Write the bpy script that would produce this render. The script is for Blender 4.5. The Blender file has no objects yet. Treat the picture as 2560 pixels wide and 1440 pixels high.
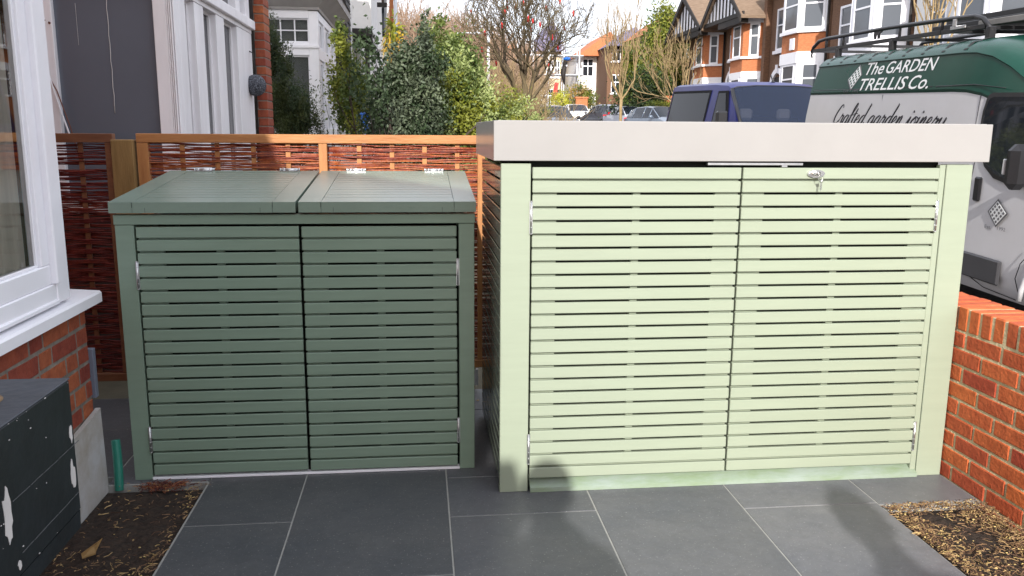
import bpy, math, random
import numpy as np
from mathutils import Vector, Matrix
R = math.radians
sc = bpy.context.scene
COL = sc.collection
random.seed(7)

# ------------------------------------------------------------------ camera
cd = bpy.data.cameras.new('camera'); cam = bpy.data.objects.new('camera', cd); COL.objects.link(cam)
sc.camera = cam
PIT, YAW, ROL = .1868, .1106, .0070
fw = Vector((math.sin(YAW)*math.cos(PIT), math.cos(YAW)*math.cos(PIT), -math.sin(PIT)))
ri = Vector((math.cos(YAW), -math.sin(YAW), 0)); up = ri.cross(fw)
c_, s_ = math.cos(ROL), math.sin(ROL)
RI = c_*ri + s_*up; UP = -s_*ri + c_*up
M = Matrix((RI, UP, -fw)).transposed().to_4x4(); M.translation = (0, 0, 1.5)
cam.matrix_world = M
cd.sensor_width = 36; cd.lens = 36*2086/2560; cd.clip_start = .05; cd.clip_end = 2000

# ------------------------------------------------------------------ light
AZ, EL = R(8.5), R(25.0)          # shadows head 8.5 deg right of +Y
w = bpy.data.worlds.new('World'); sc.world = w; w.use_nodes = True
nt = w.node_tree; bg = nt.nodes['Background']
sky = nt.nodes.new('ShaderNodeTexSky'); sky.sky_type = 'NISHITA'; sky.sun_disc = False
sky.sun_elevation = EL; sky.sun_rotation = math.pi + AZ
sky.air_density = 1.0; sky.dust_density = 4.0; sky.ozone_density = 1.0
# thin bright cloud over the Nishita sky
tcw = nt.nodes.new('ShaderNodeTexCoord'); mpw = nt.nodes.new('ShaderNodeMapping'); mpw.inputs['Scale'].default_value = (1, 1, 2.6)
nw = nt.nodes.new('ShaderNodeTexNoise'); nw.inputs['Scale'].default_value = 2.2; nw.inputs['Detail'].default_value = 7
cw = nt.nodes.new('ShaderNodeValToRGB'); cw.color_ramp.elements[0].position = .30; cw.color_ramp.elements[1].position = .62
cw.color_ramp.elements[0].color = (.62, .62, .62, 1); cw.color_ramp.elements[1].color = (.97, .97, .97, 1)
mw = nt.nodes.new('ShaderNodeMix'); mw.data_type = 'RGBA'; mw.inputs[7].default_value = (4.7, 4.85, 5.35, 1)
nt.links.new(tcw.outputs['Generated'], mpw.inputs[0]); nt.links.new(mpw.outputs[0], nw.inputs['Vector']); nt.links.new(nw.outputs['Fac'], cw.inputs[0])
nt.links.new(cw.outputs[0], mw.inputs[0]); nt.links.new(sky.outputs[0], mw.inputs[6])
nt.links.new(mw.outputs[2], bg.inputs[0]); bg.inputs[1].default_value = .15
sl = bpy.data.lights.new('sun', 'SUN'); sl.energy = 3.0; sl.angle = R(.7); sl.color = (1, .955, .90)
so = bpy.data.objects.new('sun', sl); COL.objects.link(so)
sd = Vector((math.sin(AZ)*math.cos(EL), math.cos(AZ)*math.cos(EL), -math.sin(EL)))
so.rotation_euler = sd.to_track_quat('-Z', 'Y').to_euler(); so.location = (-3, -8, 12)
vs = sc.view_settings; vs.view_transform = 'Standard'; vs.look = 'None'; vs.exposure = 1.08; vs.gamma = 1

# ------------------------------------------------------------------ materials
def mat(name, col, rough=.6, var=.12, scale=6, bump=0., bscale=40, metal=0, spec=.5, col2=None, coat=0, tint=False,
        stretch=None, thr=None, trans=0, streak=None):
    m = bpy.data.materials.new(name); m.use_nodes = True
    n, l = m.node_tree.nodes, m.node_tree.links
    b = n['Principled BSDF']; b.inputs['Roughness'].default_value = rough; b.inputs['Metallic'].default_value = metal
    b.inputs['Specular IOR Level'].default_value = spec
    if coat: b.inputs['Coat Weight'].default_value = coat; b.inputs['Coat Roughness'].default_value = .08
    tc = n.new('ShaderNodeTexCoord'); mp = n.new('ShaderNodeMapping'); l.new(tc.outputs['Object'], mp.inputs[0])
    if stretch: mp.inputs['Scale'].default_value = stretch
    no = n.new('ShaderNodeTexNoise'); no.inputs['Scale'].default_value = scale; no.inputs['Detail'].default_value = 6
    no.inputs['Roughness'].default_value = .65
    l.new(mp.outputs[0], no.inputs['Vector'])
    cr = n.new('ShaderNodeValToRGB'); l.new(no.outputs['Fac'], cr.inputs[0])
    if col2 is None:
        a = [max(0, c*(1-var)) for c in col]; d = [min(1, c*(1+var)) for c in col]
    else: a, d = col, col2
    lo, hi = thr if thr else (.32, .68)
    cr.color_ramp.elements[0].position = lo; cr.color_ramp.elements[1].position = hi
    cr.color_ramp.elements[0].color = (*a, 1); cr.color_ramp.elements[1].color = (*d, 1)
    out = cr.outputs[0]
    if tint:
        at = n.new('ShaderNodeAttribute'); at.attribute_name = 'tint'
        hs = n.new('ShaderNodeHueSaturation'); l.new(out, hs.inputs['Color'])
        l.new(at.outputs['Fac'], hs.inputs['Value'])
        ma = n.new('ShaderNodeMath'); ma.operation = 'MULTIPLY_ADD'; l.new(at.outputs['Fac'], ma.inputs[0])
        ma.inputs[1].default_value = .04; ma.inputs[2].default_value = .46; l.new(ma.outputs[0], hs.inputs['Hue'])
        out = hs.outputs[0]
    l.new(out, b.inputs['Base Color'])
    if bump:
        nb = n.new('ShaderNodeTexNoise'); nb.inputs['Scale'].default_value = bscale; nb.inputs['Detail'].default_value = 5
        l.new(mp.outputs[0], nb.inputs['Vector'])
        bp = n.new('ShaderNodeBump'); bp.inputs['Strength'].default_value = bump; bp.inputs['Distance'].default_value = .01
        l.new(nb.outputs['Fac'], bp.inputs['Height']); l.new(bp.outputs[0], b.inputs['Normal'])
    if trans:
        tr = n.new('ShaderNodeBsdfTranslucent'); l.new(out, tr.inputs[0])
        mx = n.new('ShaderNodeMixShader'); mx.inputs[0].default_value = trans
        l.new(b.outputs[0], mx.inputs[1]); l.new(tr.outputs[0], mx.inputs[2])
        l.new(mx.outputs[0], n['Material Output'].inputs[0])
    return m
def speckle(m, scale=90, lo=.70, hi=.80, col=(.5, .5, .48), amt=.5, scale2=14):
    n, l = m.node_tree.nodes, m.node_tree.links; b = n['Principled BSDF']; src = b.inputs['Base Color'].links[0].from_socket
    tc = n.new('ShaderNodeTexCoord'); a = n.new('ShaderNodeTexNoise'); a.inputs['Scale'].default_value = scale; a.inputs['Detail'].default_value = 3
    l.new(tc.outputs['Object'], a.inputs['Vector']); c = n.new('ShaderNodeMapRange'); c.inputs[1].default_value = lo; c.inputs[2].default_value = hi; c.inputs[4].default_value = amt
    l.new(a.outputs['Fac'], c.inputs[0]); mx = n.new('ShaderNodeMix'); mx.data_type = 'RGBA'; mx.inputs[7].default_value = (*col, 1)
    l.new(c.outputs[0], mx.inputs[0]); l.new(src, mx.inputs[6])
    d = n.new('ShaderNodeTexNoise'); d.inputs['Scale'].default_value = scale2; d.inputs['Detail'].default_value = 8; d.inputs['Roughness'].default_value = .75; d.inputs['Distortion'].default_value = 1.5
    l.new(tc.outputs['Object'], d.inputs['Vector']); e = n.new('ShaderNodeMapRange'); e.inputs[1].default_value = .35; e.inputs[2].default_value = .65; e.inputs[3].default_value = .90; e.inputs[4].default_value = 1.10
    l.new(d.outputs['Fac'], e.inputs[0]); h = n.new('ShaderNodeHueSaturation'); l.new(mx.outputs[2], h.inputs['Color']); l.new(e.outputs[0], h.inputs['Value']); l.new(h.outputs[0], b.inputs['Base Color'])
    return m
def glassy(name, tintc=(.03, .035, .04), mixf=.5, rough=.02, ior=1.45, spec=.5):
    """window pane: reflects the street, lets some of the room show through"""
    m = bpy.data.materials.new(name); m.use_nodes = True
    n, l = m.node_tree.nodes, m.node_tree.links
    b = n['Principled BSDF']; b.inputs['Base Color'].default_value = (*tintc, 1); b.inputs['Roughness'].default_value = rough
    b.inputs['IOR'].default_value = ior; b.inputs['Specular IOR Level'].default_value = spec
    t = n.new('ShaderNodeBsdfTransparent'); mx = n.new('ShaderNodeMixShader'); mx.inputs[0].default_value = mixf
    l.new(t.outputs[0], mx.inputs[1]); l.new(b.outputs[0], mx.inputs[2])
    l.new(mx.outputs[0], n['Material Output'].inputs[0])
    return m
def clear_glass(name, ior=1.9):
    m = bpy.data.materials.new(name); m.use_nodes = True; n, l = m.node_tree.nodes, m.node_tree.links
    n.remove(n['Principled BSDF']); t = n.new('ShaderNodeBsdfTransparent'); g_ = n.new('ShaderNodeBsdfGlossy'); g_.inputs['Roughness'].default_value = .015
    f = n.new('ShaderNodeFresnel'); f.inputs[0].default_value = ior; mx = n.new('ShaderNodeMixShader')
    l.new(f.outputs[0], mx.inputs[0]); l.new(t.outputs[0], mx.inputs[1]); l.new(g_.outputs[0], mx.inputs[2]); l.new(mx.outputs[0], n['Material Output'].inputs[0])
    return m
SAGE = mat('sage_paint', (.282, .326, .246), .42, .03, 5, .035, 16, stretch=(.5, 5, 5))
SAGE_SHADE = mat('sage_paint_shaded', (.200, .278, .213), .30, .05, 5, .04, 16, stretch=(.5, 5, 5))  # same paint as the bike store, darkened for the bin store's shade
LIDP = mat('sage_lid_paint', (.190, .255, .205), .27, .06, 4, .03, 12, spec=.55)
SIDEP = mat('sage_side_shaded', (.12, .14, .11), .12, .07, 5, .03, 14, spec=.6)  # sage darkened to paint in the shade on the bike store's left side
ROOFP = mat('pale_grey_roof_paint', (.312, .305, .298), .24, .03, 3, .03, 20)
RAMP = mat('weathered_sill_paint', (.20, .27, .16), .45, .1, 5, .1, 30, col2=(.28, .34, .30), stretch=(1, 3, 3))
CHROME = mat('chrome', (.75, .75, .74), .18, .05, 8, metal=1)
ZINC = mat('zinc', (.62, .63, .64), .32, .1, 30, metal=1)
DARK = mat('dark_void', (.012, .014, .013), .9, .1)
WHITE = mat('white_gloss_paint', (.87, .865, .90), .30, .03, 4, .04, 25)
OLDWHITE = mat('old_white_paint', (.86, .84, .86), .45, .10, 3, .10, 18, stretch=(1, 1, .25))
REND = mat('white_render', (.78, .77, .75), .8, .06, 2, .2, 30)
BRICKR = mat('red_brick', (.40, .072, .020), .85, .2, 16, .45, 60, col2=(.55, .122, .038), tint=True)
BRICKO = mat('old_red_brick', (.22, .044, .020), .8, .2, 14, .6, 50, col2=(.34, .080, .034), tint=True)
MORT = mat('pale_mortar', (.60, .50, .33), .95, .15, 30, .6, 80)
MORTG = mat('grey_mortar', (.20, .17, .14), .95, .25, 20, .5, 60)
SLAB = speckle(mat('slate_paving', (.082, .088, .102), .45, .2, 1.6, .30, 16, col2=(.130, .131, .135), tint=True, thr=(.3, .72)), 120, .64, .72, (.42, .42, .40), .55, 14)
GROUT = mat('paving_grout', (.30, .30, .28), .9, .1, 20)
SOIL = mat('soil', (.012, .008, .006), .95, .3, 40, 1., 60, col2=(.045, .028, .018))
STRAW = mat('mulch_chips', (.20, .115, .045), .8, .3, 30, col2=(.46, .31, .15), tint=True)
WOODO = mat('stained_timber', (.34, .135, .042), .6, .2, 5, .25, 30, col2=(.48, .22, .075), stretch=(.6, 4, 4))
WOODV = mat('stained_timber_upright', (.34, .135, .042), .6, .2, 5, .25, 30, col2=(.48, .22, .075), stretch=(4, 4, .6))
WOODY = mat('treated_post_timber', (.20, .115, .035), .7, .2, 4, .25, 30, col2=(.29, .175, .06), stretch=(5, 5, .7))
WOODB = mat('gravel_board_timber', (.30, .20, .11), .8, .2, 4, .2, 30, col2=(.44, .30, .16), stretch=(.6, 4, 4))
WILLOW = mat('woven_willow', (.20, .040, .018), .38, .3, 30, .3, 90, col2=(.38, .095, .032), tint=True)
BLACKP = mat('black_peeling_paint', (.010, .014, .017), .5, .3, 7, .25, 20)
PEEL = mat('bare_white_patch', (.62, .60, .58), .8, .1)
GREYTOP = mat('slate_grey_top', (.045, .050, .062), .55, .25, 8, .3, 30)
RUST = mat('sandy_rusty_disc', (.20, .13, .07), .9, .3, 30, .4, 60)
STAIN = mat('stained_plinth_render', (.50, .50, .50), .85, .15, 7, .4, 25, col2=(.36, .32, .26), thr=(.35, .75))
LEAD = mat('lead_flashing', (.16, .18, .23), .5, .1, 10)
TEAL = mat('teal_plastic', (.02, .21, .15), .4, .1, 10)
GREYB = mat('grey_blind', (.085, .088, .105), .7, .04, 2)
CURT = mat('curtain', (.66, .64, .56), .9, .15, 3, stretch=(8, 8, .4))
GLASS = clear_glass('window_glass', 1.9)
GLASSD = glassy('dark_window_glass', (.02, .024, .03), .93, .03)
GLASSB = glassy('tinted_van_glass', (.005, .006, .009), .97, .04, 1.3, .12)
GLASSF = glassy('street_window_glass', (.10, .11, .125), .97, .05, 1.5)
GLASSC = glassy('car_glass', (.012, .016, .024), .8, .03, 1.5)
TAR = mat('asphalt', (.045, .045, .047), .9, .2, 60, .3, 120)
PAVE = mat('pavement', (.16, .155, .15), .9, .15, 8, .2, 40)
EARTH = mat('garden_ground', (.07, .06, .035), .95, .3, 4, .4, 20)
BLACKM = mat('matt_black_trim', (.008, .008, .010), .6, .1, 10, spec=.05)
BLACK = mat('black_plastic', (.012, .012, .014), .4, .1, 10)
RUB = mat('rubber', (.015, .015, .015), .8, .1, 10)
VANW = mat('van_white_paint', (.56, .56, .58), .25, .03, 3, coat=.4)
VANG = mat('van_green_paint', (.006, .048, .033), .22, .1, 3, spec=.18)
VANB = mat('van_blue_paint', (.018, .022, .13), .3, .1, 3, spec=.14)
LETW = mat('white_lettering', (.75, .77, .77), .5, .02)
LETG = mat('grey_lettering', (.10, .10, .11), .5, .02)
LETB = mat('black_lettering', (.015, .015, .02), .5, .02)
BRF = mat('far_red_brick', (.36, .115, .045), .9, .2, 9, .2, 20, col2=(.50, .19, .08), stretch=(1, 1, 3))
BRB = mat('far_brown_brick', (.10, .055, .033), .9, .3, 9, .2, 20, col2=(.22, .115, .065), stretch=(1, 1, 3))
TILE = mat('brown_roof_tile', (.13, .085, .055), .9, .2, 4, .3, 20, col2=(.22, .155, .105), stretch=(1, 1, 6))
TIMB = mat('dark_timber', (.018, .014, .012), .7, .3, 6, .2, 20)
BARK = mat('mossy_bark', (.085, .058, .028), .9, .3, 12, .5, 40, col2=(.19, .15, .055))
TWIG = mat('dark_twig', (.060, .042, .034), .9, .2, 10)
TAN = mat('tan_twig', (.21, .15, .075), .9, .2, 10, col2=(.33, .24, .12))
REDP = mat('red_tassel', (.55, .02, .02), .6, .1)
def leaf(name, c1, c2, rough=.45, tr=.25): return mat(name, c1, rough, .2, 3.0, col2=c2, trans=tr, spec=.4)
LF_DK = leaf('dark_leaf', (.020, .038, .018), (.07, .108, .045), .55)
LF_MD = leaf('green_leaf', (.045, .085, .018), (.16, .20, .045), .45)
LF_YG = leaf('yellow_green_leaf', (.10, .13, .015), (.30, .31, .045))
LF_PL = leaf('pale_green_leaf', (.16, .22, .05), (.46, .52, .22), .5)
LF_OR = leaf('orange_leaf', (.45, .26, .02), (.60, .42, .06))
LF_YL = leaf('yellow_leaf', (.38, .40, .03), (.60, .58, .10))
LF_FIN = leaf('dull_shrub_leaf', (.030, .045, .014), (.10, .125, .04))
SKIN = mat('skin', (.50, .30, .22), .6, .05); CLOTH = mat('navy_coat', (.02, .025, .05), .9, .1); TROU = mat('dark_trousers', (.03, .03, .035), .9, .1)
BLUE = mat('bright_blue_plastic', (.02, .14, .55), .4, .05)
ORG = mat('amber_plastic', (.8, .30, .03), .3, .05); REDL = mat('red_lamp_lens', (.7, .01, .02), .2, .05)
LAMPM = mat('pale_steel', (.62, .65, .70), .4, .05)
HILLM = mat('hill_scrub', (.12, .075, .045), .95, .4, .3, col2=(.22, .15, .09))
SLATE = mat('purple_slate', (.16, .15, .24), .8, .15, 3)
PINK = mat('scaffold_sheet', (.45, .42, .36), .8, .2, 1)

# ------------------------------------------------------------------ mesh builder
class MB:
    def __init__(s): s.v = []; s.f = []; s.t = []; s.m = []; s.sm = []
    def add(s, vs, fs, tint=1., mi=0, smooth=False):
        o = len(s.v); s.v += [tuple(p) for p in vs]
        for f in fs: s.f.append(tuple(i+o for i in f)); s.t.append(tint); s.m.append(mi); s.sm.append(smooth)
        return s
    def box(s, x0, x1, y0, y1, z0, z1, b=0., tint=1., mi=0, jit=0., X=None):
        if x0 > x1: x0, x1 = x1, x0
        if y0 > y1: y0, y1 = y1, y0
        if z0 > z1: z0, z1 = z1, z0
        if b <= 0:
            vs = [(x, y, z) for x in (x0, x1) for y in (y0, y1) for z in (z0, z1)]
            fs = [(0,1,3,2), (4,6,7,5), (0,4,5,1), (2,3,7,6), (0,2,6,4), (1,5,7,3)]
        else:
            b = min(b, (x1-x0)*.45, (y1-y0)*.45, (z1-z0)*.45)
            vs = []; idx = {}
            for i, x in enumerate((x0, x1)):
                for j, y in enumerate((y0, y1)):
                    for k, z in enumerate((z0, z1)):
                        sx, sy, sz = (b if i == 0 else -b), (b if j == 0 else -b), (b if k == 0 else -b)
                        for a, p in enumerate(((x, y+sy, z+sz), (x+sx, y, z+sz), (x+sx, y+sy, z))):
                            idx[(i,j,k,a)] = len(vs)
                            vs.append(tuple(q+random.uniform(-jit, jit) for q in p) if jit else p)
            g = idx
            fs = []
            for i in (0, 1):
                q = [g[(i,0,0,0)], g[(i,0,1,0)], g[(i,1,1,0)], g[(i,1,0,0)]]; fs.append(q if i == 0 else q[::-1])
                q = [g[(0,i,0,1)], g[(1,i,0,1)], g[(1,i,1,1)], g[(0,i,1,1)]]; fs.append(q if i == 0 else q[::-1])
                q = [g[(0,0,i,2)], g[(0,1,i,2)], g[(1,1,i,2)], g[(1,0,i,2)]]; fs.append(q if i == 0 else q[::-1])
            for a in (0, 1):
                for c in (0, 1):
                    fs.append([g[(a,c,0,0)], g[(a,c,0,1)], g[(a,c,1,1)], g[(a,c,1,0)]][::(1 if (a+c) % 2 == 0 else -1)])
                    fs.append([g[(a,0,c,0)], g[(a,1,c,0)], g[(a,1,c,2)], g[(a,0,c,2)]][::(1 if (a+c) % 2 == 0 else -1)])
                    fs.append([g[(0,a,c,1)], g[(0,a,c,2)], g[(1,a,c,2)], g[(1,a,c,1)]][::(1 if (a+c) % 2 == 0 else -1)])
            for i in (0, 1):
                for j in (0, 1):
                    for k in (0, 1):
                        fs.append([g[(i,j,k,0)], g[(i,j,k,1)], g[(i,j,k,2)]][::(1 if (i+j+k) % 2 == 0 else -1)])
        if X is not None: vs = [tuple(X @ Vector(p)) for p in vs]
        return s.add(vs, fs, tint, mi)
    def hexa(s, p, tint=1., mi=0):   # 8 points: bottom 4 ccw, top 4 ccw
        return s.add(p, [(3,2,1,0), (4,5,6,7), (0,1,5,4), (1,2,6,5), (2,3,7,6), (3,0,4,7)], tint, mi)
    def prism(s, poly, axis, a0, a1, tint=1., mi=0):
        """poly = 2D points; axis 0/1/2 is the extrusion axis"""
        def P(q, a):
            return (a, q[0], q[1]) if axis == 0 else ((q[0], a, q[1]) if axis == 1 else (q[0], q[1], a))
        n = len(poly); vs = [P(q, a0) for q in poly]+[P(q, a1) for q in poly]
        fs = [tuple(range(n))[::-1], tuple(range(n, 2*n))]+[(i, (i+1) % n, (i+1) % n+n, i+n) for i in range(n)]
        return s.add(vs, fs, tint, mi)
    def tube(s, pts, r, n=6, tint=1., mi=0, smooth=True, caps=True):
        pts = [Vector(p) for p in pts]
        if not isinstance(r, (list, tuple)): r = [r]*len(pts)
        vs = []; fs = []
        prev = None
        for i, p in enumerate(pts):
            d = (pts[min(i+1, len(pts)-1)]-pts[max(i-1, 0)])
            if d.length < 1e-9: d = Vector((0, 0, 1))
            d.normalize()
            if prev is None:
                a = d.cross(Vector((0, 0, 1)) if abs(d.z) < .9 else Vector((1, 0, 0))).normalized()
            else:
                a = (prev-d*prev.dot(d)); a = a.normalized() if a.length > 1e-6 else d.orthogonal().normalized()
            prev = a; b = d.cross(a)
            for k in range(n):
                t = 2*math.pi*k/n; vs.append(tuple(p+(a*math.cos(t)+b*math.sin(t))*r[i]))
        for i in range(len(pts)-1):
            for k in range(n):
                fs.append((i*n+k, i*n+(k+1) % n, (i+1)*n+(k+1) % n, (i+1)*n+k))
        if caps: fs.append(tuple(range(n))[::-1]); fs.append(tuple(range((len(pts)-1)*n, len(pts)*n)))
        return s.add(vs, fs, tint, mi, smooth)
    def lathe(s, cx, cy, prof, n=16, mi=0, tint=1., smooth=True):
        vs = []; fs = []
        for (r, z) in prof:
            for k in range(n):
                t = 2*math.pi*k/n; vs.append((cx+r*math.cos(t), cy+r*math.sin(t), z))
        for i in range(len(prof)-1):
            for k in range(n): fs.append((i*n+k, i*n+(k+1) % n, (i+1)*n+(k+1) % n, (i+1)*n+k))
        fs.append(tuple(range(n))[::-1]); fs.append(tuple(range((len(prof)-1)*n, len(prof)*n)))
        return s.add(vs, fs, tint, mi, smooth)
    def sphere(s, c, r, n=12, m=8, mi=0, sc3=(1,1,1)):
        vs = []; fs = []
        for j in range(m+1):
            ph = math.pi*j/m
            for k in range(n):
                t = 2*math.pi*k/n
                vs.append((c[0]+r*sc3[0]*math.sin(ph)*math.cos(t), c[1]+r*sc3[1]*math.sin(ph)*math.sin(t), c[2]+r*sc3[2]*math.cos(ph)))
        for j in range(m):
            for k in range(n): fs.append((j*n+k, (j+1)*n+k, (j+1)*n+(k+1) % n, j*n+(k+1) % n))
        return s.add(vs, fs, 1., mi, True)
    def build(s, name, mats, parent=None, org=None, **k):
        me = bpy.data.meshes.new(name)
        if org is None: org = Vector((0, 0, 0))
        v = np.array(s.v, dtype=float).reshape(-1, 3)-np.array(org)
        me.from_pydata(v.tolist(), [], s.f)
        for m in (mats if isinstance(mats, (list, tuple)) else [mats]): me.materials.append(m)
        me.polygons.foreach_set('material_index', s.m)
        me.polygons.foreach_set('use_smooth', s.sm)
        at = me.attributes.new('tint', 'FLOAT', 'FACE'); at.data.foreach_set('value', s.t)
        me.update()
        o = bpy.data.objects.new(name, me); COL.objects.link(o)
        if parent is not None: o.parent = parent
        for a, b in k.items(): o[a] = b
        return o
def thing(name, label, cat, loc=(0, 0, 0), group=None, rot=None):
    o = bpy.data.objects.new(name, None); COL.objects.link(o); o.location = loc
    if rot: o.rotation_euler = rot
    o.empty_display_size = .1
    o['label'] = label; o['category'] = cat
    if group: o['group'] = group
    return o
def tag(o, label, cat, group=None):
    o['label'] = label; o['category'] = cat
    if group: o['group'] = group
    return o
def copy_tree(o, parent=None):
    c = o.copy(); COL.objects.link(c); c.parent = parent
    for ch in list(o.children): copy_tree(ch, c)
    return c
ZR = lambda y: .033*(y-6.5) if y > 6.5 else 0.0     # the street climbs away from the camera

# ------------------------------------------------------------------ setting
def sheet(x0, x1, ys, off, name, m):
    b = MB(); vs = []; fs = []
    for y in ys: vs += [(x0, y, ZR(y)+off), (x1, y, ZR(y)+off)]
    for i in range(len(ys)-1): fs.append((2*i, 2*i+1, 2*i+3, 2*i+2))
    return b.add(vs, fs).build(name, m, kind='structure')
YS = [-60, 6.5, 20, 40, 60, 90, 120]
b = MB(); vs = []; fs = []
for y in YS: vs += [(-150, y, ZR(y)-.10), (150, y, ZR(y)-.10)]
vs += [(-400, 900, ZR(120)-.1), (400, 900, ZR(120)-.1)]
for i in range(len(YS)): fs.append((2*i, 2*i+1, 2*i+3, 2*i+2))
b.add(vs, fs).build('ground', EARTH, kind='structure')
sheet(4.15, 12.4, YS, -.06, 'road', TAR)
b = MB()
for i in range(len(YS)-1):
    y0, y1 = YS[i], YS[i+1]
    for x0, x1 in ((2.53, 4.15), (12.4, 14.0)):
        b.hexa([(x0, y0, ZR(y0)-.3), (x1, y0, ZR(y0)-.3), (x1, y1, ZR(y1)-.3), (x0, y1, ZR(y1)-.3),
                (x0, y0, ZR(y0)+.04), (x1, y0, ZR(y0)+.04), (x1, y1, ZR(y1)+.04), (x0, y1, ZR(y1)+.04)])
b.build('pavement', PAVE, kind='structure')
# slate paving, slab by slab
b = MB(); g = .0032
def slab(x0, x1, y0, y1): b.box(x0+g, x1-g, y0+g, y1-g, -.03, 0, .0015, tint=random.uniform(.90, 1.08)*(.84+.32*max(-.4, min(1.3, (x0+x1)/2))))  # tint ramps with x: shaded left slabs painted darker, sunlit right ones lighter
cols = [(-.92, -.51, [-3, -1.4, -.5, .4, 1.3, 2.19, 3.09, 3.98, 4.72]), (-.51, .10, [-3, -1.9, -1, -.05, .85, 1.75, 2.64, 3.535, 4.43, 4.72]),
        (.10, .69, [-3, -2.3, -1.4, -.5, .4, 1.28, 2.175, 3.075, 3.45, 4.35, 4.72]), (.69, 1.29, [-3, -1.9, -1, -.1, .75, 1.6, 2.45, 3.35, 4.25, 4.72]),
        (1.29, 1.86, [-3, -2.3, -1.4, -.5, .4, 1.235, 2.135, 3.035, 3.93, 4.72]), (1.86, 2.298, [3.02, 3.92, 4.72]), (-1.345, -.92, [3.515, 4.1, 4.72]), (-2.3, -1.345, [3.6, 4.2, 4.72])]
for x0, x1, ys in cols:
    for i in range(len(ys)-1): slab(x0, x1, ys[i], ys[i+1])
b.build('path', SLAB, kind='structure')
b = MB(); b.box(-.925, 1.86, -3, 4.72, -.06, -.0025); b.box(1.86, 2.30, 3.012, 4.72, -.06, -.0025); b.box(-1.34, -.92, 3.507, 4.72, -.06, -.0025); b.box(-2.3, -1.34, 3.6, 4.72, -.06, -.0025)
b.build('grout_bed', GROUT, kind='structure')
# soil beds
def bed(name, x0, x1, y0, y1, amp):
    b = MB(); nx = int((x1-x0)/.018); ny = int((y1-y0)/.018); rn = np.random.RandomState(3)
    h = rn.rand(ny+1, nx+1)*amp
    k = rn.rand(ny//5+2, nx//5+2)*amp*1.6
    vs = []
    for j in range(ny+1):
        for i in range(nx+1):
            fj, fi = j/5, i/5; a, c = int(fj), int(fi); u, v_ = fj-a, fi-c
            kk = (k[a, c]*(1-u)*(1-v_)+k[a+1, c]*u*(1-v_)+k[a, c+1]*(1-u)*v_+k[a+1, c+1]*u*v_)
            e = min(i, nx-i, j, ny-j)/4.; e = min(1, e)
            vs.append((x0+(x1-x0)*i/nx, y0+(y1-y0)*j/ny, -.035+(h[j, i]+kk)*e))
    fs = [(j*(nx+1)+i, j*(nx+1)+i+1, (j+1)*(nx+1)+i+1, (j+1)*(nx+1)+i) for j in range(ny) for i in range(nx)]
    return b.add(vs, fs, smooth=True).build(name, SOIL, kind='structure')
bed('soil_left', -1.36, -.924, 1.6, 3.506, .016)
bed('soil_right', 1.862, 2.30, 1.6, 3.012, .016)
def litter(name, spots, n, label, mats=STRAW):
    b = MB()
    for i in range(n):
        x, y = spots(); L = random.choice([random.uniform(.005, .014), random.uniform(.012, .038)]); a = random.uniform(0, math.pi*2); wd = random.uniform(.0006, .0019)
        z = random.uniform(-.006, .012); cv = random.uniform(-.35, .35)
        pts = [(x, y, z), (x+math.cos(a)*L*.5, y+math.sin(a)*L*.5, z+random.uniform(0, .004)), (x+math.cos(a+cv)*L, y+math.sin(a+cv)*L, z+random.uniform(-.002, .004))]
        b.tube(pts, wd, 3, tint=random.choice([.25, .4, .6, .8, 1.0, 1.3])*random.uniform(.8, 1.2), smooth=False)
    for i in range(n//7):
        x, y = spots(); s = random.uniform(.0015, .005); z = random.uniform(0, .012)
        b.sphere((x, y, z), s, 5, 3, sc3=(1.3, .8, .5)); b.t[-15:] = [random.uniform(.8, 1.9)]*15
    o = b.build(name, mats, kind='stuff'); tag(o, label, 'mulch'); return o
def sp_r():
    while True:
        x = random.uniform(1.868, 2.29); y = random.uniform(1.7, 3.005)
        e = min((x-1.862)/.10, (3.012-y)/.10, (2.30-x)/.25)
        hole = math.exp(-((x-2.02)**2+(y-2.86)**2)/.003)+math.exp(-((x-2.12)**2+(y-2.72)**2)/.006)
        if random.random() < max(.26, 1-.85*e)-.4*hole: return x, y
litter('mulch_litter', sp_r, 6200, 'golden wood chip litter on the soil beside the brick wall')
def sp_l():
    while True:
        x = random.uniform(-1.30, -.93); y = random.uniform(1.9, 3.50)
        e = (-.924-x)/.10
        if random.random() < max(.09, .9-1.0*e)*(1.5 if y < 2.9 else .5): return x, y
litter('mulch_litter', sp_l, 1100, 'sparse wood chips on the dark soil near the green bin store')
def sp_n(): return random.gauss(-1.10, .05), min(3.50, random.gauss(3.475, .022))
litter('mulch_litter', sp_n, 420, 'small heap of reddish bark strands at the bin store corner', mat('reddish_strands', (.20, .06, .03), .8, .3, 20, tint=True))

# ------------------------------------------------------------------ bike store
def slatpanel(b, x0, x1, y0, z0, z1, n, gap, th=.018, stile=.10, mid=.03, yb=None, bev=.0025, mi=0, closed=(0, -1), stL=None, stR=None):
    """slats on stiles; front face at y0"""
    p = (z1-z0+gap)/n
    for i in range(n):
        zt = z1-i*p; b.box(x0, x1, y0, y0+th, zt-p+gap, zt, bev, tint=random.uniform(.97, 1.03), mi=mi)
    ys0, ys1 = y0+th+.001, y0+th+.024
    sL = stL or stile; sR = stR or stile
    for (a, c) in ((x0+.004, x0+sL), (x1-sR, x1-.004), ((x0+x1)/2-mid/2, (x0+x1)/2+mid/2)): b.box(a, c, ys0, ys1, z0+.003, z1-.003, mi=mi)
    b.box(x0+sL, x1-sR, ys0+.001, ys1-.001, z1-p*2+gap*2, z1-.004, mi=mi); b.box(x0+sL, x1-sR, ys0+.001, ys1-.001, z0+.004, z0+p*2-gap*2, mi=mi)
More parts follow.
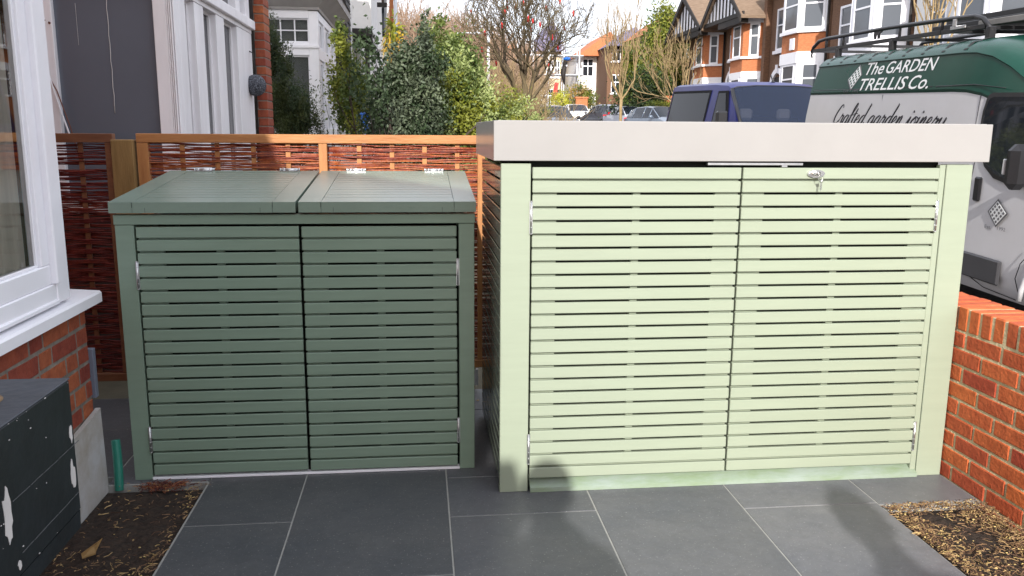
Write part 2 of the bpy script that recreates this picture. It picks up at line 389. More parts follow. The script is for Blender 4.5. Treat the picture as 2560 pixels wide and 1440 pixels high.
def sideslats(b, xf, sgn, y0, y1, z0, z1, n, gap, th=.018):
    p = (z1-z0+gap)/n
    for i in range(n):
        zt = z1-i*p; b.box(xf, xf+sgn*th, y0, y1, zt-p+gap, zt, .0025)
    for yy in (y0+.02, (y0+y1)/2-.03, y1-.09): b.box(xf+sgn*(th+.001), xf+sgn*(th+.03), yy, yy+.06, z0, z1)
def hinge_v(parent, org, x, y, z, L):
    b = MB(); b.tube([(x, y, z-L/2), (x, y, z+L/2)], .0040, 10)
    for q in (-.5, -.3, -.1, .1, .3, .5): b.tube([(x, y, z+q*L-.0015), (x, y, z+q*L+.0015)], .0045, 10)
    b.box(x-.0065, x+.0065, y+.002, y+.0035, z-L/2, z+L/2)
    return b.build('hinge', ZINC, parent, org)
bo = Vector((1.3, 3.28, 0))
bike = thing('bike_store', 'large pale sage slatted bike store with a light grey roof and keys in its lock', 'storage shed', bo)
YF, YB = 3.28, 4.24
b = MB(); b.box(.288, 2.356, YF-.012, YB+.05, 1.383, 1.537, .002); b.box(.305, 2.339, YF+.006, YB+.03, 1.537, 1.5385, .0)
b.build('roof', ROOFP, bike, bo)
for x0, x1, y0, y1 in ((.318, .436, YF, YF+.045), (2.178, 2.294, YF, YF+.045), (.34, .40, YB-.06, YB), (2.22, 2.28, YB-.06, YB)):
    MB().box(x0, x1, y0, y1, .0, 1.372, .002).build('post', SAGE, bike, bo)
b = MB(); b.box(.44, 2.17, YF+.05, YF+.08, 1.33, 1.382); b.build('head_rail', DARK, bike, bo)  # near-black colour paints the shade in the gap under the roof
b = MB(); b.box(2.150, 2.1765, YF+.004, YF+.03, .02, 1.371, .002); b.build('door_jamb', SAGE, bike, bo)
doors = []
b = MB(); slatpanel(b, .4425, 1.2935, YF-.004, .060, 1.358, 24, .0093); dl = b.build('door', SAGE, bike, bo)
b = MB(); slatpanel(b, 1.301, 2.146, YF-.004, .060, 1.358, 24, .0093); dr = b.build('door', SAGE, bike, bo)
for z in (1.16, .19):
    hinge_v(dl, bo, .4375, YF-.008, z, .13); hinge_v(dr, bo, 2.149, YF-.008, z, .13)
b = MB(); sideslats(b, .316, 1, YF+.002, YB+.01, .03, 1.36, 24, .0085); b.build('side_panel', SIDEP, bike, bo)
b = MB(); sideslats(b, 2.292, -1, YF+.05, YB+.01, .03, 1.36, 24, .0085); b.build('side_panel', SAGE_SHADE, bike, bo)
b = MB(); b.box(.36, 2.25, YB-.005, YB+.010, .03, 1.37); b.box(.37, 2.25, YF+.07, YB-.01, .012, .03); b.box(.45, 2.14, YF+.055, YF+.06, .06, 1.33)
b.build('shade_lining', DARK, bike, bo)  # near-black lining paints the shade seen between the slats
b = MB(); b.box(1.15, 1.55, YF-.006, YF+.02, 1.368, 1.378, .001); b.box(1.46, 1.485, YF-.005, YF+.01, 1.360, 1.371, .001)
b.build('stay_rail', ZINC, bike, bo)
b = MB(); b.hexa([(.446, YF-.014, .001), (2.176, YF-.014, .001), (2.165, YF+.05, .001), (.446, YF+.05, .001),
                  (.446, YF-.014, .020), (2.176, YF-.014, .020), (2.165, YF+.05, .055), (.446, YF+.05, .055)])
b.build('sill_board', RAMP, bike, bo)
# lock
b = MB(); lx, lz = 1.606, 1.335
pr = [(lx+.037*math.cos(t)*(1.0), lz+.0165*math.sin(t)) for t in [2*math.pi*i/24 for i in range(24)]]
b.prism(pr, 1, YF-.012, YF-.004)
pr = [(lx+.031*math.cos(t), lz+.0125*math.sin(t)) for t in [2*math.pi*i/24 for i in range(24)]]; b.prism(pr, 1, YF-.016, YF-.011)
b.box(lx-.020, lx-.004, YF-.030, YF-.014, lz-.005, lz+.006, .002); b.tube([(lx+.001, YF-.012, lz), (lx+.001, YF-.034, lz)], .009, 14)
lock = b.build('lock', CHROME, bike, bo)
b = MB(); b.box(lx-.001, lx+.003, YF-.050, YF-.030, lz-.009, lz+.009, .001)
b.tube([(lx+.002+.010*math.cos(t), YF-.047, lz-.014+.012*math.sin(t)) for t in [2*math.pi*i/16 for i in range(17)]], .0012, 6)
b.build('key', CHROME, lock, bo)
b = MB(); b.tube([(lx+.006, YF-.046, lz-.024), (lx+.007, YF-.046, lz-.032)], .007, 10); b.box(lx+.003, lx+.006, YF-.047, YF-.0445, lz-.066, lz-.032, .0005, X=None)
b.box(lx+.0075, lx+.0105, YF-.047, YF-.0445, lz-.064, lz-.032, .0005)
b.build('key', CHROME, lock, bo)

# ------------------------------------------------------------------ bin store
no_ = Vector((-.5, 3.55, 0))
binst = thing('bin_store', 'smaller dark sage slatted bin store with two hinged lids', 'storage shed', no_)
F, K = 3.55, 4.40
for x0, x1, y0, y1 in ((-1.240, -1.166, F, F+.045), (.163, .230, F, F+.045), (-1.24, -1.18, K-.06, K), (.17, .228, K-.06, K)):
    MB().box(x0, x1, y0, y1, 0, 1.108, .002).build('post', SAGE_SHADE, binst, no_)
b = MB(); b.box(-1.243, .233, F-.003, F+.045, 1.1095, 1.150, .002); b.build('top_rail', SAGE_SHADE, binst, no_); MB().box(-1.24, .23, K-.03, K, 1.1095, 1.21, .002).build('top_rail', SAGE_SHADE, binst, no_)
b = MB(); slatpanel(b, -1.158, -.505, F-.004, .022, 1.100, 20, .009, stile=.10); d1 = b.build('door', SAGE_SHADE, binst, no_)
b = MB(); slatpanel(b, -.494, .154, F-.004, .018, 1.098, 20, .009, stile=.10); d2 = b.build('door', SAGE_SHADE, binst, no_)
for z in (.90, .185): hinge_v(d1, no_, -1.162, F-.008, z, .115); hinge_v(d2, no_, .1585, F-.008, z, .115)
b = MB(); sideslats(b, -1.243, 1, F+.047, K, .03, 1.10, 20, .009); b.build('side_panel', SAGE_SHADE, binst, no_)
b = MB(); sideslats(b, .233, -1, F+.047, K, .03, 1.10, 20, .009); b.build('side_panel', SAGE_SHADE, binst, no_)
b = MB(); b.box(-1.17, .17, F+.07, F+.075, .03, 1.09); b.box(-1.2, .2, K-.08, K-.07, .03, 1.1); b.build('shade_lining', DARK, binst, no_)  # near-black sheets stand for the shade inside the bin store
b = MB(); b.box(-1.166, .163, F-.006, F+.03, .001, .011, .001); b.build('threshold_strip', WHITE, binst, no_)
def lid(x0, x1, hx):
    z0, z1 = 1.203, 1.288; y0, y1 = F-.022, K+.02; th = .044
    sl_ = (z1-z0)/(y1-y0); Z = lambda y: z0+(y-y0)*sl_
    b = MB()
    def plank(a, c, ya, yb, top=0., t=th, ti=1.):
        b.hexa([(a, ya, Z(ya)+top-t), (c, ya, Z(ya)+top-t), (c, yb, Z(yb)+top-t), (a, yb, Z(yb)+top-t),
                (a, ya, Z(ya)+top), (c, ya, Z(ya)+top), (c, yb, Z(yb)+top), (a, yb, Z(yb)+top)], ti)
    fr = .092
    plank(x0, x0+fr, y0+.001, y1); plank(x1-fr, x1, y0+.001, y1)       # side boards
    plank(x0+fr+.0012, x1-fr-.0012, y0, y0+.048); plank(x0+fr+.0012, x1-fr-.0012, y1-.05, y1)
    n = 12; ya, yb = y0+.050, y1-.052; p = (yb-ya)/n
    for i in range(n): plank(x0+fr+.0018, x1-fr-.0018, ya+i*p, ya+(i+1)*p-.0050, -.0006, .018)
    plank(x0+fr+.002, x1-fr-.002, ya, yb, -.010, .02)
    o = b.build('lid', LIDP, binst, no_)
    for xx in hx:
        h = MB(); zz = Z(y1)
        h.tube([(xx-.047, y1-.001, zz+.006), (xx+.047, y1-.001, zz+.006)], .0062, 10)
        for q in (-.047, -.028, .028, .047): h.tube([(xx+q-.003, y1-.001, zz+.006), (xx+q+.003, y1-.001, zz+.006)], .0076, 10)
        h.box(xx-.047, xx+.047, y1-.032, y1-.004, zz-.002, zz+.0012)
        for q in (-.03, 0, .03): h.tube([(xx+q, y1-.020, zz), (xx+q, y1-.020, zz+.0024)], .003, 8)
        h.build('hinge', ZINC, o, no_)
    # ticks where the boards of the front edge meet
    t = MB()
    for xx in (x0+fr, x0+fr+.05, x1-fr-.05, x1-fr):
        zt = (1.203, 1.203-.022) if xx in (x0+fr, x1-fr) else (1.181, 1.160)
        MB().box(xx-.0006, xx+.0006, y0-.0006, y0+.01, zt[1], zt[0]-.001).build('joint_line', DARK, o, no_)
lid(-1.252, -.512, (-1.085, -.66)); lid(-.500, .236, (-.325, .075))

# ------------------------------------------------------------------ wicker fence
FY = 4.75
fg = 'woven willow fence panels with their posts'
WOOD_SHADE = mat('shaded_stained_timber', (.14, .050, .022), .65, .2, 5, .25, 30, col2=(.21, .085, .035), stretch=(.6, 4, 4))  # stained timber with shade painted in, for the left panel
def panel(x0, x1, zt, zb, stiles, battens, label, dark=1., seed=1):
    WOODO, WOODV = (WOOD_SHADE, WOOD_SHADE) if dark < 1 else (globals()['WOODO'], globals()['WOODV'])
    org = Vector(((x0+x1)/2, FY, zb)); random.seed(seed)
    t = thing('wicker_fence_panel', label, 'fence', org, group='woven willow fence panels')
    b = MB(); b.box(x0, x1, FY-.028, FY+.022, zt-.048, zt, .003); b.build('rail', WOODO, t, org); MB().box(x0, x1, FY-.028, FY+.022, zb, zb+.045, .003).build('rail', WOODO, t, org)
    for a, c in stiles: MB().box(a, c, FY-.026, FY+.020, zb+.046, zt-.049, .002).build('stile', WOODV, t, org)
    for xb in battens: MB().box(xb-.0125, xb+.0125, FY-.006, FY+.004, zb+.046, zt-.049).build('batten', WOODV, t, org)
    b = MB(); z = zb+.052; k = 0
    # nodes where the rods change side
    supp = sorted(battens)
    bundle = 5; row = 0
    while z < zt-.055:
        side = 1 if (row//bundle) % 2 == 0 else -1
        r = random.uniform(.0030, .0046)
        xa, xb_ = stiles[0][1]-.01, stiles[-1][0]+.01
        mids = [s for s in stiles[1:-1]]
        pts = []; n = int((xb_-xa)/.03)
        ph = random.uniform(0, 6.28); ph2 = random.uniform(0, 6.28); am = random.uniform(.001, .0045); dz = random.uniform(-.008, .008)
        for i in range(n+1):
            x = xa+(xb_-xa)*i/n
            # weaving: interpolate side between battens
            j = 0
            while j < len(supp) and supp[j] < x: j += 1
            la = supp[j-1] if j > 0 else xa; lb = supp[j] if j < len(supp) else xb_
            u = (x-la)/(lb-la+1e-6)
            s0 = side*(1 if (j-1) % 2 == 0 else -1); s1 = side*(1 if j % 2 == 0 else -1)
            yy = (s0*(1-u)+s1*u)*.013
            for (a, c) in mids:
                if a-.06 < x < c+.06: yy = max(yy, .012) if abs(x-(a+c)/2) > .05 else .024
            pts.append((x, FY-.001+yy+random.uniform(-.001, .001), z+am*math.sin(x*7+ph)+am*.6*math.sin(x*19+ph2)+dz*(i/n-.5)+random.uniform(-.0006, .0006)))
        rr = [r*random.uniform(.8, 1.15) for _ in pts]
        b.tube(pts, rr, 4, tint=dark*random.uniform(.6, 1.35), smooth=True, caps=False)  # dark lowers the rod tint to paint shade into the left panel
        row += 1; z += r*2*(random.uniform(.72, 1.02) if z > 1.12 else random.uniform(.5, .8)) if row % bundle else r*2*random.uniform(.7, 1.2)
        if z > 1.28 and random.random() < .09: z += .006
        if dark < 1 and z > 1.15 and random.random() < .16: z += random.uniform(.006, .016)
    b.build('woven_rods', WILLOW, t, org)
    return t
panel(-1.505, .368, 1.470, .130, [(-1.505, -1.447), (-.548, -.503), (.325, .368)], [-1.275, -1.092, -.900, -.715, -.330, -.150, .030, .212],
      'red brown woven willow panel with a pale timber rail behind both stores', 1., 3)
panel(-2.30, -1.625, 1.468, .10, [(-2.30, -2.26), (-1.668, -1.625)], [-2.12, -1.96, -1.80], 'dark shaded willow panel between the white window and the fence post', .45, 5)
b = MB(); b.box(-1.628, -1.515, FY-.055, FY+.03, -.05, 1.437, .004)
tag(b.build('fence_post', WOODY), 'brown square timber post between the two willow panels', 'post')
b = MB(); b.box(-1.51, .31, FY-.02, FY+.02, -.05, .127, .003); tag(b.build('gravel_board', WOODB), 'tan timber board along the foot of the willow fence', 'board')
b = MB(); b.box(.312, .326, FY-.055, FY-.02, .03, .13, .002); b.box(.30, .326, FY-.057, FY-.054, .03, .125); tag(b.build('metal_bracket', ZINC), 'small grey metal bracket at the fence foot between the stores', 'bracket')
b = MB()
for (x, y, a) in ((.25, 4.55, .3), (.28, 4.47, 1.2), (.265, 4.42, 2.1), (.31, 4.50, .7), (.27, 4.3, 1.9)):
    b.box(x-.008, x+.008, y-.004, y+.004, .001, .004, .001, tint=1.3, X=Matrix.Translation((x, y, 0)) @ Matrix.Rotation(a, 4, 'Z') @ Matrix.Translation((-x, -y, 0)))
tag(b.build('dry_leaf_scraps', STRAW, kind='stuff'), 'few dry leaf scraps on the slate between the stores', 'leaf litter')

# ------------------------------------------------------------------ garden brick wall (right)
random.seed(11)
wo = Vector((2.41, 2.0, 0))
wall = thing('brick_garden_wall', 'low red brick garden wall with pale mortar beside the bike store', 'wall', wo)
b = MB(); WX0, WX1 = 2.300, 2.515; y = .3
ch = .0745
for c in range(-1, 9):
    z0 = c*ch+.0; off = (.1125 if c % 2 else 0)
    yy = .3-off
    while yy < 4.7:
        for xa, xb in ((WX0, WX0+.1025), (WX1-.1025, WX1)):
            j = random.uniform(-.0008, .0010)
            b.box(xa+j, xb+j, yy, yy+.2115, z0+.0, z0+.0632, .004, tint=random.choice([1, 1.05, .95, .9, 1, 1.08, .8])*random.uniform(.93, 1.07), jit=.0013)
        yy += .225
yy = .2
while yy < 4.7:
    j = random.uniform(-.003, .003)
    b.box(WX0+j, WX1+j, yy, yy+.0618, 9*ch-.001, 9*ch+.1005+random.uniform(-.001, .001), .0045, tint=random.uniform(.92, 1.15), jit=.0016)
    yy += .0755
b.build('bricks', BRICKR, wall, wo)
b = MB(); b.box(WX0+.0042, WX1-.0042, .25, 4.72, -.1, 9*ch+.096)
b.build('mortar', MORT, wall, wo)
# ------------------------------------------------------------------ own house, left
random.seed(12)
ho = Vector((-1.4, 2, 0))
own = thing('bay_window_house', 'near house corner of old red brick with a white bay window and sill', 'house', ho)
b = MB()
for c in range(0, 10):
    z0 = .79-.004-(c+1)*.0765; x0 = -1.365
    if z0 < .0: continue
    yy = 3.50; k = c
    while yy > .6:
        L = .215 if k % 2 == 0 else .102
        if yy == 3.50 and c % 2: L = .102
        if yy == 3.50 and c % 2 == 0: L = .052 if c % 4 == 0 else .102
        j = random.uniform(-.0015, .0015)
        b.box(x0+j, x0-.1, yy-L, yy, z0, z0+.066, .004, tint=random.uniform(.75, 1.22), jit=.0015)
        yy -= L+.010; k += 1
b.build('brick_wall', BRICKO, own, ho)
b = MB(); b.box(-1.60, -1.3672, -1.4, 3.496, -.1, .786); b.build('mortar_core', MORTG, own, ho)
b = MB(); b.hexa([(-1.362, 3.15, -.03), (-1.338, 3.15, -.03), (-1.338, 3.515, -.03), (-1.362, 3.515, -.03),
                  (-1.362, 3.15, .30), (-1.343, 3.15, .30), (-1.343, 3.512, .345), (-1.362, 3.512, .345)])
b.build('plinth', STAIN, own, ho)
b = MB(); b.box(-1.40, -1.352, 3.505, 3.535, .39, .60, .002); b.build('lead_flashing', LEAD, own, ho)
b = MB(); b.prism([(-1.60, .790), (-1.318, .790), (-1.318, .828), (-1.326, .836), (-1.60, .853)], 1, .4, 3.565); b.build('sill', WHITE, own, ho)
# window: frame members
b = MB(); xw = -1.352
b.box(xw-.09, xw, 3.235, 3.345, .850, 2.9, .004)            # corner post
b.box(xw-.05, xw+.012, 3.215, 3.243, .925, 2.9, .005)        # raised bead
b.box(xw-.06, xw-.004, .4, 3.235, .847, .925, .003)         # lower frame
b.box(xw-.03, xw+.006, .4, 3.235, .850, .866, .003)
b.box(xw-.05, xw-.010, .4, 3.214, .925, 1.000, .004)        # sash bottom rail
b.box(xw-.05, xw-.010, 3.150, 3.214, 1.000, 2.9, .004)      # sash stile
b.box(xw-.05, xw-.022, .4, 3.149, 1.0, 1.010, .002); b.box(xw-.05, xw-.022, 3.138, 3.149, 1.01, 2.9, .002)
b.box(xw-.06, xw-.004, .4, 3.345, 2.9, 3.05)
win = b.build('window', WHITE, own, ho)
b = MB(); b.add([(xw-.032, .4, 1.008), (xw-.032, 3.14, 1.008), (xw-.032, 3.14, 2.9), (xw-.032, .4, 2.9)], [(0, 1, 2, 3)]); b.build('pane', GLASS, win, ho)
b = MB(); vs = []; fs = []                                   # curtain gathered in the corner of the bay
path = [(-1.410, .6+2.525*i/420) for i in range(421)]
for i, (x, y) in enumerate(path):
    am = 1.0 if i > 385 else .12; a = am*(.0085*math.sin(i*.42)+.005*math.sin(i*.17+1)); x = x+a
    vs += [(x, y, .9), (x, y, 2.9)]
for i in range(len(path)-1): fs.append((2*i, 2*i+2, 2*i+3, 2*i+1))
b.add([v for v in vs], fs, smooth=True)
b.build('curtain', CURT, own, ho)
b = MB(); b.box(-4, -1.62, -1.4, 3.24, .0, .02); b.box(-4, -3.98, -1.4, 3.24, 0, 2.9); b.box(-4, -1.62, -1.4, -1.38, 0, 2.9); b.build('room_lining', CURT, own, ho)
b = MB(); b.box(-6, -2.2, -3.5, 3.33, 3.05, 6.6); b.box(-6, -1.44, 3.25, 3.33, .0, 3.05); b.box(-1.62, -1.40, -1.4, .4, .79, 3.05); b.box(-6, -2.2, -3.5, -1.4, 0, 3.05)
b.build('upper_wall', BRF, own, ho)
b = MB(); b.prism([(-6.2, 6.6), (-2.0, 6.6), (-4.1, 8.2)], 1, -3.6, 3.5); b.prism([(-2.25, 3.05), (-1.33, 3.05), (-1.33, 3.10), (-2.25, 3.5)], 1, -1.4, 3.45); b.build('roof', TILE, own, ho)
# unseen blocks added to shade the bin store and the bike store post
po = Vector((-.9, -2.2, 0))
b = MB(); b.box(-1.60, -.50, -1.8, -1.5, 0, 3.05); b.box(-.50, -.34, -1.8, -1.55, 0, 2.42)
b.build('shade_block', BRF, own, ho)
b = MB(); b.prism([(-2.7, 2.9), (-.47, 2.9), (-.47, 3.05), (-.52, 3.72), (-1.6, 4.20), (-2.1, 4.5), (-2.7, 4.8)], 1, -1.85, -1.5); b.build('shade_block_top', TILE, own, ho)

# black cabinet
random.seed(4)
co = Vector((-1.18, 2.1, 0))
cab = thing('meter_cabinet', 'black cabinet with peeling paint under the white window sill', 'cabinet', co)
b = MB(); b.box(-1.36, -1.0, .9, 2.410, .400, .794, .004); b.hexa([(-1.34, .9, .345), (-1.004, .9, .345), (-1.004, 2.406, .345), (-1.34, 2.406, .345), (-1.35, .9, .399), (-1.002, .9, .399), (-1.002, 2.408, .399), (-1.35, 2.408, .399)])
b.build('body', BLACKP, cab, co)
b = MB(); b.box(-1.36, -1.14, 1.2, 2.2, -.02, .344); b.build('foot', DARK, cab, co)
b = MB(); b.box(-1.362, -.998, .9, 2.412, .7945, .799, .002); top = b.build('top', GREYTOP, cab, co)
b = MB(); b.lathe(-1.165, 2.20, [(.078, .7992), (.078, .8005), (.070, .8035), (.064, .8010)], 28); b.build('rusty_disc', RUST, top, co)
b = MB(); b.box(-1.20, -1.12, 2.05, 2.12, .7992, .815, .003); b.build('loose_block', GREYTOP, top, co)
b = MB()
def patch(cy, cz, ry, rz, n=15, seed=0, pb=None):
    rr = random.Random(seed); pts = []
    for i in range(n):
        t = 2*math.pi*i/n; k = rr.uniform(.65, 1.15); pts.append((cy+ry*k*math.cos(t), cz+rz*k*math.sin(t)))
    (pb or b).prism(pts, 0, -1.001, -.9988)
for pa in ((2.387, .640, .010, .028, 13, 1), (2.376, .520, .015, .045, 17, 2), (2.00, .58, .022, .075, 17, 3), (2.03, .43, .009, .012, 11, 5)):
    pb = MB(); patch(*pa, pb=pb); pb.build('bare_patch', PEEL, cab, co)
for i in range(20):
    y = random.uniform(1.95, 2.40)
    z = random.choice([.793-abs(random.gauss(0, .004)), .565+(y-2.2)*.02+random.gauss(0, .01), random.uniform(.41, .78), .405+abs(random.gauss(0, .004))])
    r = random.uniform(.0005, .0018); patch(y, z, r*random.uniform(1, 3), r, 7, i+20)
b.build('paint_scratches', PEEL, cab, co); b = MB()
for z, ya, yb in ((.598, 2.03, 2.40), (.452, 2.05, 2.39)):
    y_ = ya
    while y_ < yb:
        L_ = random.uniform(.01, .05); z_ = z+(y_-ya)*.006+random.uniform(-.0006, .0006); b.prism([(y_, z_), (y_+L_, z_+.0004), (y_+L_, z_+.0018), (y_, z_+.0014)], 0, -1.0007, -.9992); y_ += L_+random.uniform(-.004, .008)
b.build('panel_crease', mat('dusty_crease', (.11, .115, .12), .9), cab, co)
# conduit
b = MB(); pts = []; rr = []
for i in range(121):
    u = i/120; pts.append((-1.292+.006*math.sin(u*2)-.012*u, 3.505+.02*u, -.02+.215*u)); rr.append(.0175+(.0018 if i % 3 == 0 else -.0012))
b.tube(pts, rr, 14)
tag(b.build('ribbed_conduit', TEAL), 'teal ribbed plastic pipe rising from the soil at the plinth', 'pipe')
b = MB(); b.prism([(-1.20, 2.93), (-1.12, 2.99), (-1.16, 3.01), (-1.20, 2.985)], 2, .01, .016)
b = MB(); b.hexa([(-1.20, 2.86, .005), (-1.165, 2.89, .005), (-1.163, 2.90, .04), (-1.205, 2.88, .01), (-1.20, 2.86, .01), (-1.165, 2.89, .012), (-1.150, 2.925, .05), (-1.21, 2.88, .016)])
tag(b.build('wood_scrap', WOODY), 'brown pointed wood scrap on the soil below the black cabinet', 'scrap')
b = MB()
for a in (0, 1.3, 2.8, 4.2): b.add([(2.232, 2.475, .012), (2.232+.018*math.cos(a-.5), 2.475+.018*math.sin(a-.5), .022), (2.232+.034*math.cos(a), 2.475+.034*math.sin(a), .020), (2.232+.018*math.cos(a+.5), 2.475+.018*math.sin(a+.5), .022)], [(0, 1, 2, 3)])
tag(b.build('seedling', LF_MD), 'tiny green seedling in the mulch near the right edge', 'plant')

exec_later = []
# ------------------------------------------------------------------ left row of houses
def wframe(b, x0, x1, z0, z1, y, fw_=.05, d=.05, mull=(), trans=(), sgn=1, ax='x'):
    """frame in plane y (ax x) or plane x (ax y); sgn = outward direction"""
    def bx(a, c, za, zb, e=0):
        p0, p1 = y-sgn*d, y+sgn*(.0+e)
        if ax == 'x': b.box(a, c, p0, p1, za, zb, .003)
        else: b.box(p0, p1, a, c, za, zb, .003)
    bx(x0, x0+fw_, z0, z1); bx(x1-fw_, x1, z0, z1)
    bx(x0+fw_, x1-fw_, z0, z0+fw_); bx(x0+fw_, x1-fw_, z1-fw_, z1)
    for mx_, wd in mull: bx(mx_-wd/2, mx_+wd/2, z0+fw_, z1-fw_, .002)
    for tz, wd in trans: bx(x0+fw_, x1-fw_, tz-wd/2, tz+wd/2, .001)
def pane_box(b, x0, x1, z0, z1, y, sgn=1, ax='x', off=.03):
    p = y-sgn*off
    if ax == 'x': b.box(x0, x1, min(p, p-sgn*.004), max(p, p-sgn*.004), z0, z1)
    else: b.box(min(p, p-sgn*.004), max(p, p-sgn*.004), x0, x1, z0, z1)
# --- next door bay with the big grey pane
n1 = Vector((-1.9, 6.8, 0))
H1 = thing('bay_window_house', 'neighbour house with peeling white square bay and one large grey pane', 'house', n1)
Y0, Y1, X0 = 5.60, 8.07, -1.50
b = MB(); b.box(-4, X0, Y0, Y1, .95, 1.05); b.box(-4.5, -2.42, 5.7, 9, -.1, 7); b.build('wall', REND, H1, n1); MB().box(-4, X0-.01, Y0+.01, Y1, -.1, .949).build('shaded_base_wall', TIMB, H1, n1)  # lower wall coloured dark to stand for foliage shade behind the fence
b = MB()
b.box(-2.37, -2.22, Y0-.01, Y0+.05, 1.05, 4.5, .004); b.box(-1.625, -1.545, Y0-.01, Y0+.05, 1.05, 2.36, .004); b.box(-2.27, -1.625, Y0-.008, Y0+.05, 2.36, 2.50, .004)
b.box(-1.70, -1.52, Y0-.02, Y0+.06, 2.36, 4.5, .004)
for k in range(3): b.box(-1.543+.012*k, -1.535+.012*k, Y0-.012-.003*k, Y0+.05, 1.05, 4.5, .002)
b.box(-1.508, -1.500, Y0-.006, Y0+.10, 1.05, 4.5, .003)
b.build('front_frame', OLDWHITE, H1, n1)
b = MB(); b.box(-2.225, -1.625, Y0+.03, Y0+.034, 1.05, 2.36); pn = b.build('grey_pane', mat('grey_pane_blind', (.125, .140, .170), .09, .04, 2, spec=.4), H1, n1)
b = MB()
pts = [(-1.905+.002*math.sin(i*2.2), Y0+.027, 2.36-.74*i/14-.03) for i in range(15)]
b.tube(pts, .0022, 4); pts = [(-2.09, Y0+.027, 2.25-.25*i/8) for i in range(9)]; b.tube(pts, .0010, 4)
b.build('drip_streak', PEEL, pn, n1)
b = MB(); b.box(-2.6, -1.7, Y0+.2, Y0+.22, 1, 2.6); b.build('dark_room', DARK, H1, n1)
b = MB()     # side posts along X = X0
ys = [5.60, 5.86, 6.13, 6.32, 6.72, 6.92, 7.42, 7.60, 8.07]
for (a, c) in ((5.60, 5.86), (6.10, 6.34), (6.72, 6.98), (7.46, 8.07)): b.box(X0-.10, X0+.001, a+.10 if a == 5.60 else a, c, 1.05, 2.34, .004)
b.box(X0-.14, X0+.035, Y0-.02, 8.10, 2.375, 2.455, .006); b.box(X0-.12, X0+.005, Y0, 8.07, 2.34, 2.375, .003)
for (a, c) in ((5.70, 5.80), (6.15, 6.30), (6.78, 6.92), (7.5, 7.66), (7.9, 8.07)): b.box(X0-.08, X0-.006, a, c, 2.456, 4.5, .004)
b.box(X0-.14, X0+.02, Y0, 8.1, 3.3, 3.42); b.box(X0-.10, X0-.002, Y0+.1, 8.05, 1.0, 1.06)
b.build('side_frame', OLDWHITE, H1, n1)
for (a, c) in ((5.86, 6.10), (6.34, 6.72), (6.98, 7.46)):
    b = MB(); wframe(b, a, c, 1.05, 2.34, X0-.045, .02, .03, sgn=1, ax='y'); wi = b.build('window', OLDWHITE, H1, n1)
    b = MB(); b.box(X0-.066, X0-.062, a+.02, c-.02, 1.06, 2.32); b.build('pane', GLASSD, wi, n1)
b = MB(); b.box(X0-.075, X0-.07, Y0+.1, 8.05, 2.46, 4.4); b.build('upper_pane', GLASSD, H1, n1)
b = MB(); b.tube([(-1.515, 8.12, .8), (-1.515, 8.12, 6)], .034, 10); b.build('downpipe', TIMB, H1, n1)
random.seed(3)
b = MB()
for c in range(70):
    z0 = .2+c*.078
    for xx in (((-1.72, -1.62), (-1.61, -1.50), (-1.49, -1.405)) if c % 2 else ((-1.72, -1.56), (-1.55, -1.405))):
        b.box(xx[0], xx[1], 8.20, 8.5, z0, z0+.068, .004, tint=random.uniform(.8, 1.3), jit=.001)
pier = b.build('brick_pier', BRICKO, H1, n1)
b = MB(); b.box(-1.715, -1.41, 8.204, 8.49, 0, 5.7); b.build('mortar_core', MORTG, pier, n1)
# creeper on the white strip
b = MB(); random.seed(8)
b.tube([(-2.33, Y0-.03, 2.1), (-2.30, Y0-.04, 1.9), (-2.22, Y0-.03, 1.72), (-2.16, Y0-.03, 1.50), (-2.12, Y0-.03, 1.3)], .004, 5)
for i in range(90):
    z = random.choice([random.gauss(2.12, .05), random.uniform(1.4, 2.3)]); x = -2.31+random.gauss(0, .022); s = random.uniform(.006, .014)
    b.add([(x-s, Y0-.03, z), (x, Y0-.035, z-s), (x+s, Y0-.03, z), (x, Y0-.04, z+s)], [(0, 1, 2, 3)])
tag(b.build('dry_creeper', mat('dry_creeper_leaf', (.16, .06, .04), .8, .3)), 'dry red brown creeper clinging to the neighbour window frame', 'creeper')
b = MB(); b.tube([(-2.32+.17*u-.012*math.sin(3*u), Y0-.05, 2.17-.75*u) for u in [i/12 for i in range(13)]], .005, 6)
tag(b.build('hanging_cable', WHITE), 'thin white cable hanging in front of the grey pane', 'cable')
b = MB(); b.sphere((-1.45, 7.9, 1.88), .095, 16, 10); ob = b.build('hanging_ball', mat('speckled_ball', (.02, .022, .03), .8, .5, 90, 1., 120, col2=(.16, .17, .20), thr=(.45, .6)))
b2 = MB(); b2.tube([(-1.45, 7.9, 1.97), (-1.46, 7.9, 2.16), (-1.50, 7.95, 2.18)], .006, 6); tag(ob, 'round speckled grey ball hanging by the brick pier', 'hanging ball'); b2.build('hook', TIMB, ob)

# --- second bay (white, clean)
n2 = Vector((-1.9, 14.8, .25))
H2 = thing('bay_window_house', 'white square bay house beyond the brick pier with a grey lead canopy', 'house', n2)
Y0, Y1, X0 = 13.4, 16.2, -1.50
b = MB(); b.box(-2.32, X0, Y0+.06, Y1, -.1, 1.5); b.box(-6, -2.32, 13.0, 21, -.1, 7.5); b.build('wall', REND, H2, n2)
b = MB(); b.box(-2.32, -2.27, Y0, Y0+.10, 1.3, 3.3); b.box(-1.64, X0, Y0, Y0+.12, 1.3, 3.25, .004)
b.box(-2.27, -1.64, Y0+.003, Y0+.10, 2.60, 2.79, .004); b.box(-2.27, -1.64, Y0+.001, Y0+.1, 3.14, 3.26, .004); b.box(-2.32, X0+.01, Y0-.02, Y0+.1, 2.71, 2.75)
for yy in (14.3, 15.2, 16.05): b.box(X0-.12, X0, yy-.07, yy+.07, 1.3, 3.25, .004)
